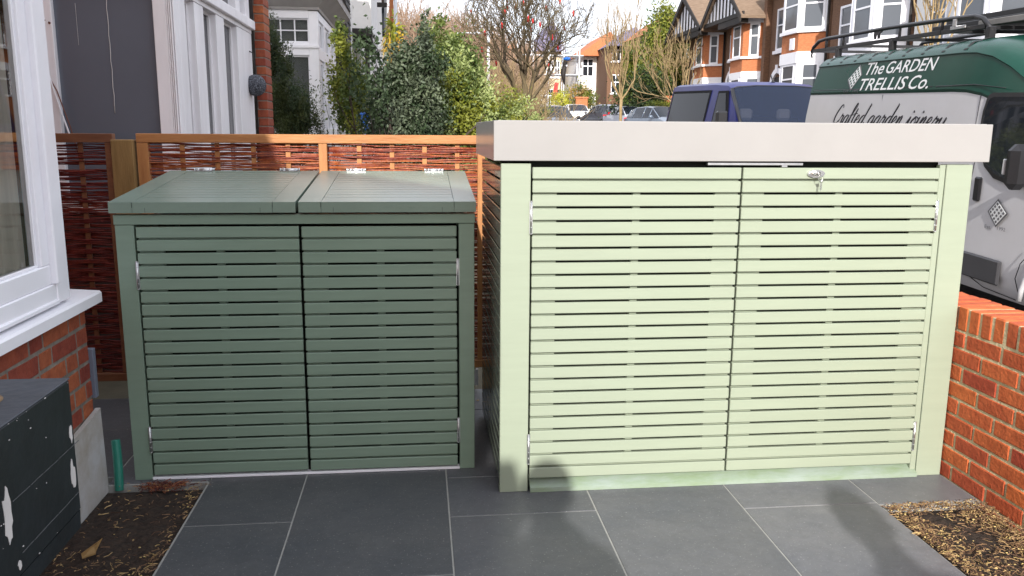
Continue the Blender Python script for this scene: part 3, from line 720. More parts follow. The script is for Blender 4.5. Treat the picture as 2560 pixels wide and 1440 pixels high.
b.box(X0-.10, X0-.002, Y0+.12, Y1, 2.56, 2.72); b.box(X0-.10, X0-.002, Y0+.12, Y1, 3.14, 3.25)
b.build('bay_frame', WHITE, H2, n2)
b = MB(); wframe(b, -2.27, -1.64, 2.79, 3.14, Y0+.04, .02, .03, mull=((-2.06, .02), (-1.85, .02)), trans=((2.965, .018),), sgn=-1); wi = b.build('window', WHITE, H2, n2)
BLN = mat('window_blind', (.40, .41, .38), .8, .05)
b = MB(); b.box(-2.26, -1.65, Y0+.065, Y0+.068, 2.8, 3.13); b.build('pane', glassy('pale_glass', (.05, .06, .06), .4, .03), wi, n2)
b = MB(); wframe(b, -2.27, -1.64, 1.3, 2.60, Y0+.04, .025, .03, sgn=-1); wi = b.build('window', WHITE, H2, n2)
b = MB(); b.box(-2.25, -1.66, Y0+.065, Y0+.068, 1.3, 2.58); b.build('pane', glassy('pale_glass_lower', (.05, .06, .06), .4, .03), wi, n2)
b = MB(); b.box(-2.3, -1.62, Y0+.10, Y0+.12, 1.95, 3.2); b.build('blind', BLN, H2, n2)
b = MB(); b.box(-2.3, -1.62, Y0+.5, Y0+.52, 1.2, 3.2); b.build('room_back', GREYB, H2, n2)
for a, c in ((13.55, 14.23), (14.37, 15.13), (15.27, 15.98)):
    for z0, z1 in ((1.3, 2.56), (2.72, 3.14)):
        b = MB(); m_ = (a+c)/2; wframe(b, a, c, z0, z1, X0-.03, .05, .04, mull=((m_, .09),), sgn=1, ax='y'); wi = b.build('window', WHITE, H2, n2)
        b = MB(); pane_box(b, a+.05, c-.05, z0+.05, z1-.05, X0-.03, 1, 'y'); b.build('pane', GLASSD, wi, n2)
b = MB()   # flared canopy
def frus(x0a, x1a, y0a, y1a, za, x0b, x1b, y0b, y1b, zb, mi=0):
    b.hexa([(x0a, y0a, za), (x1a, y0a, za), (x1a, y1a, za), (x0a, y1a, za), (x0b, y0b, zb), (x1b, y0b, zb), (x1b, y1b, zb), (x0b, y1b, zb)], mi=mi)
frus(-2.36, X0+.02, Y0-.03, 16.3, 3.26, -2.36, X0+.03, Y0-.04, 16.3, 3.30)
frus(-2.36, X0+.02, Y0-.03, 16.3, 3.30, -2.42, X0+.24, Y0-.26, 16.5, 3.50)
frus(-2.42, X0+.25, Y0-.27, 16.5, 3.50, -2.42, X0+.26, Y0-.28, 16.5, 3.60)
frus(-2.42, X0+.27, Y0-.29, 16.5, 3.60, -2.42, X0+.00, Y0-.02, 16.4, 3.75)
b.build('canopy', mat('grey_lead_paint', (.36, .34, .33), .6, .12, 3), H2, n2)
b = MB(); b.box(-2.4, X0-.05, Y0+.05, 16.1, 3.75, 6); b.build('upper_bay', OLDWHITE, H2, n2)
b = MB(); b.box(-2.2, -1.68, Y0+.03, Y0+.045, 3.78, 4.6); b.build('upper_pane', GLASSD, H2, n2)
# dark weatherboard return
b = MB()
for k in range(22):
    z = 2.2+k*.14
    b.hexa([(-2.0, 17.2, z), (-1.37, 17.2, z), (-1.37, 18.3, z), (-2.0, 18.3, z), (-2.0, 17.235, z+.135), (-1.385, 17.235, z+.135), (-1.385, 18.3, z+.135), (-2.0, 18.3, z+.135)])
tag(b.build('weatherboard_wall', TIMB), 'dark brown weatherboarded wall beside the white bay houses', 'wall')
# --- further white houses
n3 = Vector((-1.9, 21, .5))
H3 = thing('white_house', 'white rendered house with a black porch bracket beyond the dark boards', 'house', n3)
b = MB(); b.box(-5, -1.48, 19.0, 23.5, 0, 4.3); b.box(-5, -1.05, 20.2, 23.2, 3.75, 7.6); b.build('wall', REND, H3, n3)
b = MB(); b.box(-1.35, -1.22, 20.1, 20.2, 4.6, 6.2); b.build('pane', GLASSD, H3, n3)
b = MB(); b.box(-1.55, -1.03, 20.05, 20.25, 3.60, 3.76); b.prism([(-1.05, 3.6), (-.98, 3.3), (-1.06, 3.3), (-1.16, 3.6)], 1, 20.1, 23.2)
b.box(-1.22, -1.12, 20.3, 20.5, 2.2, 3.6); b.box(-1.60, -1.12, 20.35, 20.4, 3.35, 3.62); b.build('porch_timber', TIMB, H3, n3)
b = MB(); b.box(-1.1, -1.02, 20.6, 20.75, .8, 3.6); b.box(-1.06, -1.0, 21.4, 21.5, .8, 3.6); b.build('porch_post', WHITE, H3, n3)
n4 = Vector((-1.6, 28, .8))
H4 = thing('white_house', 'farther white house with a rounded two storey bay of sash windows', 'house', n4)
b = MB(); b.box(-5, -1.35, 25, 31, 0, 9); b.build('wall', REND, H4, n4)
b = MB(); cx, cy, rr_ = -1.75, 27.4, .82
def ring(b, r, z0, z1, n=10, seg=None, mi=0):
    for i in range(n):
        if seg is not None and i not in seg: continue
        a0, a1 = -math.pi/2+math.pi*i/n-.3, -math.pi/2+math.pi*(i+1)/n-.3
        b.hexa([(cx+(r-.1)*math.cos(a0), cy+(r-.1)*math.sin(a0), z0), (cx+r*math.cos(a0), cy+r*math.sin(a0), z0), (cx+r*math.cos(a1), cy+r*math.sin(a1), z0), (cx+(r-.1)*math.cos(a1), cy+(r-.1)*math.sin(a1), z0),
                (cx+(r-.1)*math.cos(a0), cy+(r-.1)*math.sin(a0), z1), (cx+r*math.cos(a0), cy+r*math.sin(a0), z1), (cx+r*math.cos(a1), cy+r*math.sin(a1), z1), (cx+(r-.1)*math.cos(a1), cy+(r-.1)*math.sin(a1), z1)], mi=mi)
ring(b, rr_, .5, 3.9); ring(b, rr_+.1, 3.9, 4.02); ring(b, rr_, 4.02, 4.3); ring(b, rr_, 4.3, 5.8, seg=(0, 3, 6, 9)); ring(b, rr_+.05, 5.8, 6.4); b.build('round_bay', REND, H4, n4)
b = MB(); ring(b, rr_-.04, 4.3, 5.8); b.build('sash_window', GLASSD, H4, n4)
b = MB(); b.box(-1.3, -.87, 25.6, 25.7, 5.0, 5.12); b.box(-1.3, -1.22, 25.5, 25.6, 3.2, 5.1); b.build('timber_trim', TIMB, H4, n4)
b = MB(); b.box(-.98, -.84, 31.2, 31.5, 4.2, 8); b.build('brick_chimney_breast', BRF, H4, n4)
b = MB(); b.tube([(-.76, 31, 2), (-.76, 31, 7)], .06, 8); b.build('downpipe', LAMPM, H4, n4)
b = MB()
for ya, yb in ((25.3, 25.9), (28.6, 29.3)):
    b.box(-1.4, -1.33, ya, yb, 2.0, 3.2)
b.build('dark_window', GLASSD, H4, n4)

# ------------------------------------------------------------------ vegetation helpers
def leaves(b, c, rad, n, size, seed=0, clump=40, shell=.35, mi=(0,), bottom=None, spike=0., asp=.45):
    rn = np.random.RandomState(seed); c = np.array(c, float); rad = np.array(rad, float)
    cl = rn.normal(size=(clump, 3)); cl /= np.linalg.norm(cl, axis=1)[:, None]
    cl *= (shell+(1-shell)*rn.rand(clump)**.5)[:, None]*rn.uniform(.75, 1.12, (clump, 1))
    pick = rn.randint(0, clump, n)
    p = cl[pick]+rn.normal(size=(n, 3))*rn.uniform(.09, .22, (clump, 1))[pick]
    P = c+p*rad
    if bottom is not None:
        P[:, 2] = np.maximum(P[:, 2], bottom+rn.rand(n)*.1)
    d = rn.normal(size=(n, 3)); d[:, 2] += .5; d /= np.linalg.norm(d, axis=1)[:, None]
    e = rn.normal(size=(n, 3)); e -= (e*d).sum(1)[:, None]*d; e /= np.linalg.norm(e, axis=1)[:, None]
    nn = np.cross(d, e); L = size*rn.uniform(.6, 1.3, n)[:, None]; W = L*asp
    v = np.stack([P, P+d*L*.5+e*W*.5+nn*L*.08, P+d*L, P+d*L*.5-e*W*.5+nn*L*.08], 1).reshape(-1, 3)
    o = len(b.v); b.v += [tuple(x) for x in v]
    mm = [mi[k % len(mi)] for k in pick]
    for i in range(n): b.f.append((o+4*i, o+4*i+1, o+4*i+2, o+4*i+3))
    b.t += [1.]*n; b.m += mm; b.sm += [False]*n
def grow(b, p, d, L, r, depth, rnd, kids=(2, 3), spread=.55, upb=.12, shrink=.72, minr=.003, nseg=4, sides=5, ends=None, curl=.16):
    pts = [p.copy()]; dd = d.copy()
    for i in range(nseg):
        dd = (dd+Vector((rnd.gauss(0, curl), rnd.gauss(0, curl), rnd.gauss(0, curl)+upb*.5))).normalized()
        pts.append(pts[-1]+dd*L/nseg)
    r1 = max(minr, r*.62)
    b.tube(pts, [r+(r1-r)*i/nseg for i in range(nseg+1)], sides if r > .012 else 3, caps=False)
    if ends is not None: ends.append(pts[-1])
    if depth <= 0: return
    k = rnd.randint(*kids)
    for j in range(k):
        t = rnd.uniform(.45, 1.0) if j else 1.0
        q = pts[int(t*nseg)]; ax = dd.cross(Vector((rnd.gauss(0, 1), rnd.gauss(0, 1), rnd.gauss(0, 1)))).normalized()
        nd = (Matrix.Rotation(rnd.uniform(.35, 1.25)*spread, 3, ax) @ dd); nd.z += upb; nd.normalize()
        grow(b, q, nd, L*shrink*rnd.uniform(.75, 1.2), r1, depth-1, rnd, kids, spread, upb, shrink, minr, nseg, sides, ends, curl)
def shrub(name, label, cat, c, rad, n, size, mats, seed, clumps=40, bottom=None, stems=5, mi=(0,), shell=.35, zg=0, extra=(), asp=.45, group=None):
    org = Vector((c[0], c[1], zg))
    t = thing(name, label, cat, org, group)
    b = MB(); leaves(b, c, rad, n, size, seed, clumps, shell, mi, bottom, asp=asp)
    for (cc, rr2, nn2) in extra: leaves(b, cc, rr2, nn2, size, seed+int(abs(cc[0])*100)+7, max(6, clumps//3), shell, mi, None, asp=asp)
    b.build('foliage', mats, t, org)
    rnd = random.Random(seed); b = MB()
    for i in range(stems):
        a = rnd.uniform(0, 6.28); grow(b, Vector((c[0]+rnd.gauss(0, rad[0]*.15), c[1], zg)), Vector((math.cos(a)*.35, math.sin(a)*.35, 1)).normalized(), (c[2]-zg)*.50, .016, 2, rnd, sides=4, spread=.6)
    b.build('stem', TWIG, t, org)
    return t
# rambling dark shrub in front of the second bay
shrub('dark_shrub', 'dark fine leaved shrub climbing between the brick pier and white bay', 'shrub', (-1.37, 9.6, 1.42), (.30, .3, .50), 15000, .034, [LF_FIN, LF_DK], 21, 60, .6, mi=(0, 0, 1), shell=.1,
      extra=(((-1.52, 9.6, 1.85), (.19, .3, .42), 7000), ((-1.58, 9.6, 2.28), (.11, .2, .38), 3200), ((-1.28, 9.5, 1.70), (.17, .2, .24), 2500), ((-1.45, 9.5, 2.25), (.10, .1, .20), 700)), asp=.30)
shrub('ivy_shrub', 'yellow green ivy shrub beside the white bay windows', 'shrub', (-1.02, 13.0, 1.9), (.28, .35, .85), 5500, .055, [LF_YG, LF_MD], 22, 44, 1.0, mi=(0, 1), shell=.2,
      extra=(((-1.12, 13.0, 2.75), (.17, .2, .30), 900), ((-.85, 13, 2.1), (.22, .2, .3), 900)), asp=.6)
shrub('holly_bush', 'sparse dark leaved bush standing against white walls left of the tall shrub', 'shrub', (-.50, 9.0, 1.95), (.22, .25, .62), 650, .060, [LF_DK], 23, 26, 1.1, shell=.5, stems=4, asp=.6)
shrub('broadleaf_shrub', 'tall dark green broad leaved shrub left of the pale one', 'shrub', (-.14, 9.6, 1.50), (.42, .5, .72), 21000, .050, [LF_DK, mat('dusky_leaf', (.05, .068, .042), .6, .2, 3, col2=(.12, .15, .085))], 24, 90, .9, mi=(0, 1, 0, 1), shell=.15,
      extra=(((.00, 9.6, 2.15), (.30, .3, .38), 5200), ((-.30, 9.6, 2.0), (.20, .2, .25), 1800), ((.08, 9.6, 2.55), (.10, .1, .20), 260)), asp=.5)
shrub('pale_broadleaf_shrub', 'tall sunlit pale green shrub right of the dark shrub', 'shrub', (.46, 10.4, 1.75), (.52, .5, .80), 26000, .052, [LF_PL, LF_MD, LF_YG], 25, 70, 1.0, mi=(0, 1, 0, 2, 1), shell=.2,
      extra=(((.28, 10.4, 2.40), (.30, .3, .36), 4500), ((.78, 10.3, 1.55), (.26, .3, .40), 4000)), asp=.5)
shrub('low_hedge', 'low sunlit yellow green hedge left of the bare tree trunk', 'hedge', (1.15, 10.8, 1.50), (.42, .4, .40), 11000, .040, [LF_YG, LF_PL, LF_MD], 26, 50, 1.0, mi=(0, 1, 2), shell=.2, asp=.5)
# cordyline
ct = thing('cordyline', 'yellow and orange spiky palm above the dark shrub', 'palm', (-.48, 15.5, .3))
rnd = random.Random(5); b = MB()
for i in range(260):
    a = rnd.uniform(0, 6.28); el = rnd.uniform(-1.2, 1.2); L = rnd.uniform(.14, .30); z = 3.15+rnd.gauss(0, .12)
    if i > 130: z = rnd.uniform(2.3, 3.3); el = rnd.uniform(-1.5, -.9); L = rnd.uniform(.2, .35)
    o = Vector((-.42 if i <= 130 else -.50, 15.5, z)); d = Vector((math.cos(a)*math.cos(el), math.sin(a)*math.cos(el), math.sin(el))); s = d.cross(Vector((0, 0, 1))).normalized()*.014
    q = o+d*L*.6; e = o+d*L+Vector((0, 0, -.06)); b.add([o-s, o+s, q+s, e, q-s], [(0, 1, 2, 3, 4)], mi=0 if i > 110 or z < 3.1 else 1)
b.build('frond', [LF_OR, LF_YG], ct, Vector((-.48, 15.5, .3)))
b = MB(); b.tube([(-.50, 15.5, .3), (-.50, 15.5, 3.3)], .05, 8); b.build('trunk', BARK, ct, Vector((-.48, 15.5, .3)))
# blue curved plastic thing
b = MB()
b.tube([(-.80+.10*u, 12.0, 1.72-.33*u**1.5) for u in [i/10 for i in range(11)]], .035, 8); b.tube([(-.80+.03, 12.0, 1.73), (-.72, 12, 1.70), (-.66, 12, 1.60)], .018, 8)
tag(b.build('blue_slide', BLUE), 'bright blue curved plastic slide behind the fence', 'slide')
# magnolia-like bare tree
def bare_tree(name, label, base, trunk, limbs, depth, mats, seed, kids=(2, 3), spread=.6, upb=.1, rt=.05, ll=.6, shrink=.74, minr=.0035, cat='tree', dirs=None, group=None):
    org = Vector(base); t = thing(name, label, cat, org, group); rnd = random.Random(seed)
    b = MB(); top = Vector((base[0]+.01, base[1], base[2]+trunk))
    b.tube([org+Vector((0, 0, -.2)), org+Vector((.008, 0, trunk*.4)), org+Vector((-.006, 0, trunk*.75)), top], [rt*1.15, rt, rt*.95, rt*1.0], 10); b.build('trunk', mats[0], t, org)
    b = MB(); ends = []
    for i in range(limbs):
        if dirs: d = Vector(dirs[i]).normalized()
        else: a = 6.28*i/limbs+rnd.uniform(-.4, .4); d = Vector((math.cos(a)*.8, math.sin(a)*.8, 1)).normalized()
        grow(b, top-Vector((0, 0, .03)), d, ll*rnd.uniform(.85, 1.15), rt*.62, depth, rnd, kids, spread, upb, shrink, minr, ends=ends)
    b.build('crown', mats[1], t, org)
    return t, ends
CROWN = mat('twig_crown', (.050, .035, .026), .9, .3, 1.2, col2=(.15, .115, .055))
tr, ends = bare_tree('bare_tree', 'spreading bare tree hung with red tassels in the middle distance', (1.50, 12.0, .18), 1.68, 7, 6, (BARK, CROWN), 45, (2, 3), .66, .12, .050, .60, .80, .0032,
    dirs=[(.9, .1, 1.0), (-.9, .2, .75), (.45, -.3, 1.2), (-.35, .2, 1.3), (.6, .5, 1.0), (-.6, -.4, 1.0), (.1, .2, 1)])
rnd = random.Random(9); sel = [e for e in ends if e.z < 3.9 and e.z > 1.9]; rnd.shuffle(sel)
tso = Vector((1.5, 12, 3))
for i, e in enumerate(sel[:34]):
    b = MB(); L = rnd.uniform(.05, .10); b.tube([e, e+Vector((0, 0, -L*.4)), e+Vector((.005, 0, -L))], [.004, .016, .010], 6)
    b.build('red_tassel', REDP, tr, Vector((1.5, 12.0, .18)))
b = MB(); bc = Vector((2.02, 11.6, 2.46)); b.sphere(bc, .055, 10, 6, sc3=(1, 1, .5)); b.tube([bc+Vector((-.02, 0, -.02)), bc+Vector((-.05, 0, -.20)), bc+Vector((-.03, 0, -.34))], [.03, .035, .008], 8, mi=1)
b.sphere(bc+Vector((-.01, -.01, -.09)), .02, 8, 5, mi=2)
tag(b.build('bird_feeder', [BLUE, TIMB, WHITE]), 'dark bird feeder with a bright blue cap in the bare tree', 'bird feeder')
b = MB(); rnd = random.Random(77)
for i in range(26):
    x = rnd.uniform(1.62, 2.05); grow(b, Vector((x, 11.3, 1.2)), Vector((rnd.gauss(0, .25), 0, 1)).normalized(), .28, .008, 2, rnd, sides=4, spread=.8)
b2 = b; rt_ = thing('pruned_shrub', 'low bare pruned shrub right of the tree trunk behind the bike store', 'shrub', (1.85, 11.3, .16)); b2.build('stem', TAN, rt_, Vector((1.85, 11.3, .16)))
# lamp posts
def lamp(x, y, ztop, arm, label):
    o = Vector((x, y, ZR(y))); t = thing('street_lamp', label, 'street lamp', o, 'grey street lamps')
    b = MB(); b.tube([o, (x, y, o.z+1.2), (x, y, o.z+1.21), (x, y, ztop)], [.09, .085, .06, .045], 10); b.build('pole', LAMPM, t, o)
    b = MB(); b.tube([(x, y, ztop), (x+arm*.3, y, ztop+.05), (x+arm, y, ztop+.08)], .03, 6); b.build('arm', LAMPM, t, o)
    b = MB(); b.sphere((x+arm*1.25, y, ztop+.06), abs(arm)*.35, 10, 6, sc3=(1, .5, .22)); b.build('lamp_head', LAMPM, t, o)
lamp(.0817*33, 33, 8.2, -1.0, 'tall pale lamp post seen through the bare tree')
lamp(.0400*42, 42, 6.05, .9, 'lamp head above the pale green shrub, farther left')

# far left brown wood on a hill
b = MB(); vs = []; fs = []; N = 30
for j in range(8):
    for i in range(N+1):
        x = -70+i*150/N; y = 95+j*20; hh = 3+ (1-math.exp(-j*.55))*13*math.exp(-((x+6)/38)**2)+1.0*math.sin(i*.9+j)
        vs.append((x, y, hh+ZR(95)-1.5))
for j in range(7):
    for i in range(N): fs.append((j*(N+1)+i, j*(N+1)+i+1, (j+1)*(N+1)+i+1, (j+1)*(N+1)+i))
b.add(vs, fs, smooth=True).build('hill', HILLM, kind='structure')
b = MB(); rnd = random.Random(31)
for i in range(430):
    y = rnd.uniform(62, 105); ra = rnd.uniform(-.085, .14); x = ra*y; zb = ZR(y)+rnd.uniform(0, 2)+(y-62)*.09
    hgt = rnd.uniform(4, 8.2)*(1.12-.9*max(0, ra-.03)/.17)
    n0 = len(b.v); top = Vector((x+rnd.gauss(0, .4), y, zb+hgt*.45))
    b.tube([(x, y, zb), top], [.10, .06], 4, caps=False)
    for k in range(9):
        d = Vector((rnd.gauss(0, .55), rnd.gauss(0, .4), 1)).normalized(); p = top+Vector((0, 0, -rnd.uniform(0, hgt*.3)))
        q = p+d*hgt*rnd.uniform(.3, .6); b.tube([p, (p+q)/2+Vector((rnd.gauss(0, .15), 0, 0)), q], [.05, .032, .012], 3, caps=False)
        for m in range(4):
            pp = p+(q-p)*rnd.uniform(.3, .95); dd = (d+Vector((rnd.gauss(0, .6), 0, rnd.gauss(0, .3)))).normalized(); b.tube([pp, pp+dd*rnd.uniform(.5, 1.4)], [.024, .010], 3, caps=False)
tag(b.build('bare_woodland', mat('winter_twigs', (.20, .125, .085), .95, .3, .15, col2=(.34, .24, .16)), kind='stuff'), 'brown bare winter woodland on the hill behind', 'woodland')
# brown twiggy hedge between pale shrub and tree
b = MB(); rnd = random.Random(12)
for i in range(150):
    y = rnd.uniform(17, 21); x = rnd.uniform(.045, .125)*y; grow(b, Vector((x, y, .4)), Vector((rnd.gauss(0, .25), 0, 1)).normalized(), rnd.uniform(.8, 1.25), .012, 3, rnd, sides=3, nseg=3, spread=.5, minr=.004)
tag(b.build('twig_hedge', TAN, kind='stuff'), 'tangle of brown bare twigs behind the pale shrub', 'undergrowth')
# greenery under the tree
shrub('green_bush', 'small bright green bush seen under the bare tree limbs', 'shrub', (3.6, 26, 2.05), (.55, .4, .5), 900, .11, [LF_MD], 51, 20, None, stems=2, zg=.6)
shrub('round_bush', 'round yellow bush beside the larger olive green one', 'shrub', (11.0, 66, 3.55), (.85, .8, 1.0), 2600, .16, [LF_YL], 52, 40, None, stems=3, zg=1.7, shell=.5)
shrub('round_bush', 'larger olive green round bush right of the yellow one', 'shrub', (12.6, 66, 3.80), (1.35, .9, 1.35), 4200, .16, [LF_YG, LF_MD, mat('russet_leaf', (.25, .14, .04), .6, .2, 3, col2=(.36, .24, .07))], 53, 60, None, stems=3, mi=(0, 2, 1), zg=1.7, shell=.5)
shrub('conifer_tree', 'tall yellow green evergreen beside the half timbered gables', 'tree', (14.3, 49, 5.2), (1.5, 1.2, 3.3), 14000, .20, [LF_YG, LF_MD], 54, 90, None, stems=3, mi=(0, 1, 0), zg=1.4, shell=.3,
      extra=(((12.6, 50, 4.9), (.9, .8, 1.6), 2600), ((14.4, 49, 7.6), (.7, .6, 1.0), 1500)))
shrub('evergreen_hedge', 'big dark evergreen bush behind the silver car', 'hedge', (12.9, 47.5, 3.3), (1.9, .9, 1.8), 9000, .15, [LF_DK, LF_MD], 55, 90, None, stems=3, mi=(0, 0, 0, 1), zg=1.4, shell=.3, asp=.6)
shrub('low_green_hedge', 'low bright green hedge left of the blue van', 'hedge', (13.1, 45.5, 2.75), (1.1, .5, .42), 2500, .10, [LF_MD, LF_YG], 56, 40, None, stems=2, mi=(0, 1), zg=1.4)
bare_tree('street_tree', 'bare tan street tree with an upright fan of branches', (10.7, 44.5, 1.25), 1.9, 7, 4, (TAN, TAN), 61, (2, 3), .32, .26, .085, 1.75, .74, .010, dirs=[(.35, 0, 1), (-.35, 0, 1), (.12, .3, 1), (-.15, -.2, 1.2), (.5, .1, 1.1), (-.5, 0, 1.1), (.0, .1, 1)])
bt, _ = bare_tree('pollard_tree', 'tangled tan bare tree just left of the blue van', (13.1, 42.5, 1.2), 1.5, 10, 4, (TAN, TAN), 62, (2, 3), .40, .16, .065, 1.55, .74, .010)
bare_tree('slim_tree', 'slim bare tree in front of the white house above the roof rack', (10.6, 16.8, .3), 2.6, 5, 4, (TAN, TAN), 63, (2, 3), .42, .2, .05, 1.15, .74, .006, dirs=[(.5, 0, 1), (-.6, 0, 1), (.15, .2, 1), (-.2, 0, 1.2), (.8, 0, 1)])
# ------------------------------------------------------------------ houses across the street
def facet(bf, bp, p, q, u0, u1, z0, z1, cols=1, tr=None, fw_=.07, out=.03):
    p = Vector((p[0], p[1], 0)); q = Vector((q[0], q[1], 0)); d = (q-p).normalized(); nrm = Vector((d.y, -d.x, 0))
    X = Matrix(((d.x, nrm.x, 0, p.x), (d.y, nrm.y, 0, p.y), (0, 0, 1, 0), (0, 0, 0, 1)))
    def bx(a, c, y0, y1, za, zb, m=bf): m.box(a, c, y0, y1, za, zb, X=X)
    bx(u0, u0+fw_, -.05, out, z0, z1); bx(u1-fw_, u1, -.05, out, z0, z1); bx(u0+fw_, u1-fw_, -.05, out, z1-fw_, z1); bx(u0+fw_, u1-fw_, -.05, out, z0, z0+fw_)
    for k in range(1, cols):
        u = u0+(u1-u0)*k/cols; bx(u-.025, u+.025, -.04, out-.005, z0+fw_, z1-fw_)
    for t in (tr or []): bx(u0+fw_, u1-fw_, -.04, out-.003, z0+(z1-z0)*t-.03, z0+(z1-z0)*t+.03)
    bx(u0+fw_*.5, u1-fw_*.5, .002, .008, z0+.02, z1-.02, bp)
def terrace(label, yfar, ynear, z0, wallm, bandm, cornerm, lev, gable=False, bayx=None, gw=True, depth=.8, seedv=0, roofh=2.4, wid=.62, xf=15.2, arch=True, paler=None, eave=5.5, grp=None):
    W = yfar-ynear; t = thing('terraced_house', label, 'house', (xf, yfar, z0), rot=(0, 0, -math.pi/2), group=grp)
    bx0, bx1 = bayx or (W-2.95, W-.25); s = wid
    FP = [(bx0, 0), (bx0+s, -depth), (bx1-s, -depth), (bx1, 0)]
    def ex(o_):   # enlarged footprint
        return [(bx0-o_, .05), (bx0+s-o_*.5, -depth-o_), (bx1-s+o_*.5, -depth-o_), (bx1+o_, .05)]
    b = MB(); b.box(.0, W, .0, 8, -1.5, eave); b.build('wall', wallm, t)
    b = MB()
    for (za, zb, m_, o_) in lev['bands']:
        b.prism(ex(o_), 2, za, zb, mi=m_)
    b.prism([(x, y+.06 if y < 0 else .05) for x, y in FP], 2, -1.5, eave-.02, mi=3)
    b.build('bay', [bandm, WHITE if paler is None else paler, cornerm, DARK], t)
    # bay corner piers and windows per storey
    for (za, zb, pm, pw) in lev['wins']:
        for k, (x, y) in enumerate(FP):
            b = MB()
            for (a, c) in ((FP[k-1], FP[k]) if k > 0 else (None, None), (FP[k], FP[k+1]) if k < 3 else (None, None)):
                if a is None: continue
                A = Vector((a[0], a[1], 0)); Cc = Vector((c[0], c[1], 0)); L = (Cc-A).length; d = (Cc-A).normalized(); nrm = Vector((d.y, -d.x, 0))
                X = Matrix(((d.x, nrm.x, 0, A.x), (d.y, nrm.y, 0, A.y), (0, 0, 1, 0), (0, 0, 0, 1)))
                u = (L-pw, L) if c == FP[k] else (0, pw)
                b.box(u[0]-.012 if u[0] == 0 else u[0]+.002, u[1]-.002 if u[0] == 0 else u[1]+.012, -.04, .012, za, zb, X=X)
            b.build('bay_pier', pm, t)
        for k in range(3):
            A, Cc = FP[k], FP[k+1]; L = math.hypot(Cc[0]-A[0], Cc[1]-A[1])
            bf, bp = MB(), MB(); facet(bf, bp, A, Cc, pw, L-pw, za, zb, 1, [.62], .08)
            wi = bf.build('window', WHITE, t); bp.build('pane', GLASSF, wi)
    # side windows in the flat wall
    bf, bp = MB(), MB(); xw_ = bx0*.48
    za, zb = lev['flat']
    facet(bf, bp, (0, -.002), (W, -.002), xw_-.42, xw_+.42, za, zb, 1, [.6], .08, .05); bf.box(xw_-.55, xw_+.55, -.12, .0, za-.14, za-.01)
    wi = bf.build('window', WHITE, t); bp.build('pane', GLASSF, wi)
    if arch:     # white arched doorway
        b = MB(); n = 14
        for i in range(n):
            a0, a1 = math.pi*i/n, math.pi*(i+1)/n; r0, r1 = .50, .72
            P = lambda r, a: (xw_+r*math.cos(a), -.0, 1.55+r*math.sin(a))
            q = [P(r0, a0), P(r1, a0), P(r1, a1), P(r0, a1)]
            b.hexa([(x, -.10, z) for x, y, z in q]+[(x, -.001, z) for x, y, z in q])
        b.box(xw_-.72, xw_-.5, -.10, -.001, 0, 1.55); b.box(xw_+.5, xw_+.72, -.10, -.001, 0, 1.55); b.box(xw_-.09, xw_+.09, -.15, -.101, 2.05, 2.40)
        b.build('door_arch', WHITE, t)
        b = MB(); b.box(xw_-.5, xw_+.5, -.02, -.004, 0, 1.9); b.build('door', TIMB, t)
    b = MB(); b.tube([(W-.06, -.07, 0), (W-.06, -.07, eave)], .05, 6); b.build('downpipe', TIMB, t)
    b = MB()
    if gable:
        ap = W*.5; az = eave+roofh
        # roof planes: extruded along y
        for sgn, xe in ((-1, -.15), (1, W+.15)):
            q = [(xe, eave-.22), (xe, eave-.10), (ap, az+.10), (ap, az-.02)]
            if sgn > 0: q = q[::-1]
            b.prism(q, 1, -depth-.55, 9)
        rf = b.build('roof', TILE, t)
        b = MB()
        for sgn, xe in ((-1, -.18), (1, W+.18)):
            q = [(xe, eave-.36), (xe, eave-.10), (ap, az+.12), (ap, az-.16)]
            if sgn > 0: q = q[::-1]
            b.prism(q, 1, -depth-.62, -depth-.56)
        b.box(-.1, W+.1, -depth-.45, -depth-.38, eave-.10, eave+.08)
        b.prism([(bx0-.1, eave-.38), (bx1+.1, eave-.38), (bx1+.1, eave-.1), (bx0-.1, eave-.1)], 1, -depth-.42, -depth-.1)
        for k in range(9):
            x = W*.5+(k-4)*W*.085; h = (az-eave)*(1-abs(x-ap)/(W*.5))
            if h > .15: b.box(x-.045, x+.045, -depth-.425, -depth-.38, eave+.08, eave+h-.12)
        b.build('bargeboard', TIMB, t)
        b = MB(); b.prism([(.25, eave), (W-.25, eave), (ap, az-.12)], 1, -depth-.38, -depth-.30); b.build('gable_panel', WHITE, t)
    else:
        b.hexa([(-.05, -.5, eave), (W+.05, -.5, eave), (W+.05, 8.3, eave), (-.05, 8.3, eave), (-.05, -.5, eave+.12), (W+.05, -.5, eave+.12), (W+.05, 3.9, eave+roofh), (-.05, 3.9, eave+roofh)])
        b.build('roof', TILE, t)
    b = MB(); b.box(-.35, .35, 3.2, 4.2, eave+roofh-1.0, eave+roofh+.9)
    ch_ = b.build('chimney', BRF, t)
    b = MB()
    for k in range(3): b.lathe(0, 3.4+.3*k, [(.12, eave+roofh+.9), (.09, eave+roofh+1.25)], 8)
    b.build('chimney_pot', BRF, ch_)
    return t
levG = dict(bands=[(-1.5, .55, 0, 0), (1.70, 1.95, 1, .03), (1.95, 2.50, 0, 0), (2.50, 2.60, 1, .10), (4.02, 4.28, 1, .04)],
            wins=[(.55, 1.70, WHITE, .2), (2.60, 4.02, BRF, .28)], flat=(2.75, 3.9))
levB = dict(bands=[(-1.5, .70, 0, 0), (2.20, 2.62, 1, .05), (2.62, 3.32, 0, 0), (3.32, 3.44, 1, .10), (4.95, 5.4, 1, .03)],
            wins=[(.70, 2.20, WHITE, .18), (3.44, 4.95, WHITE, .10)], flat=(3.0, 4.7))
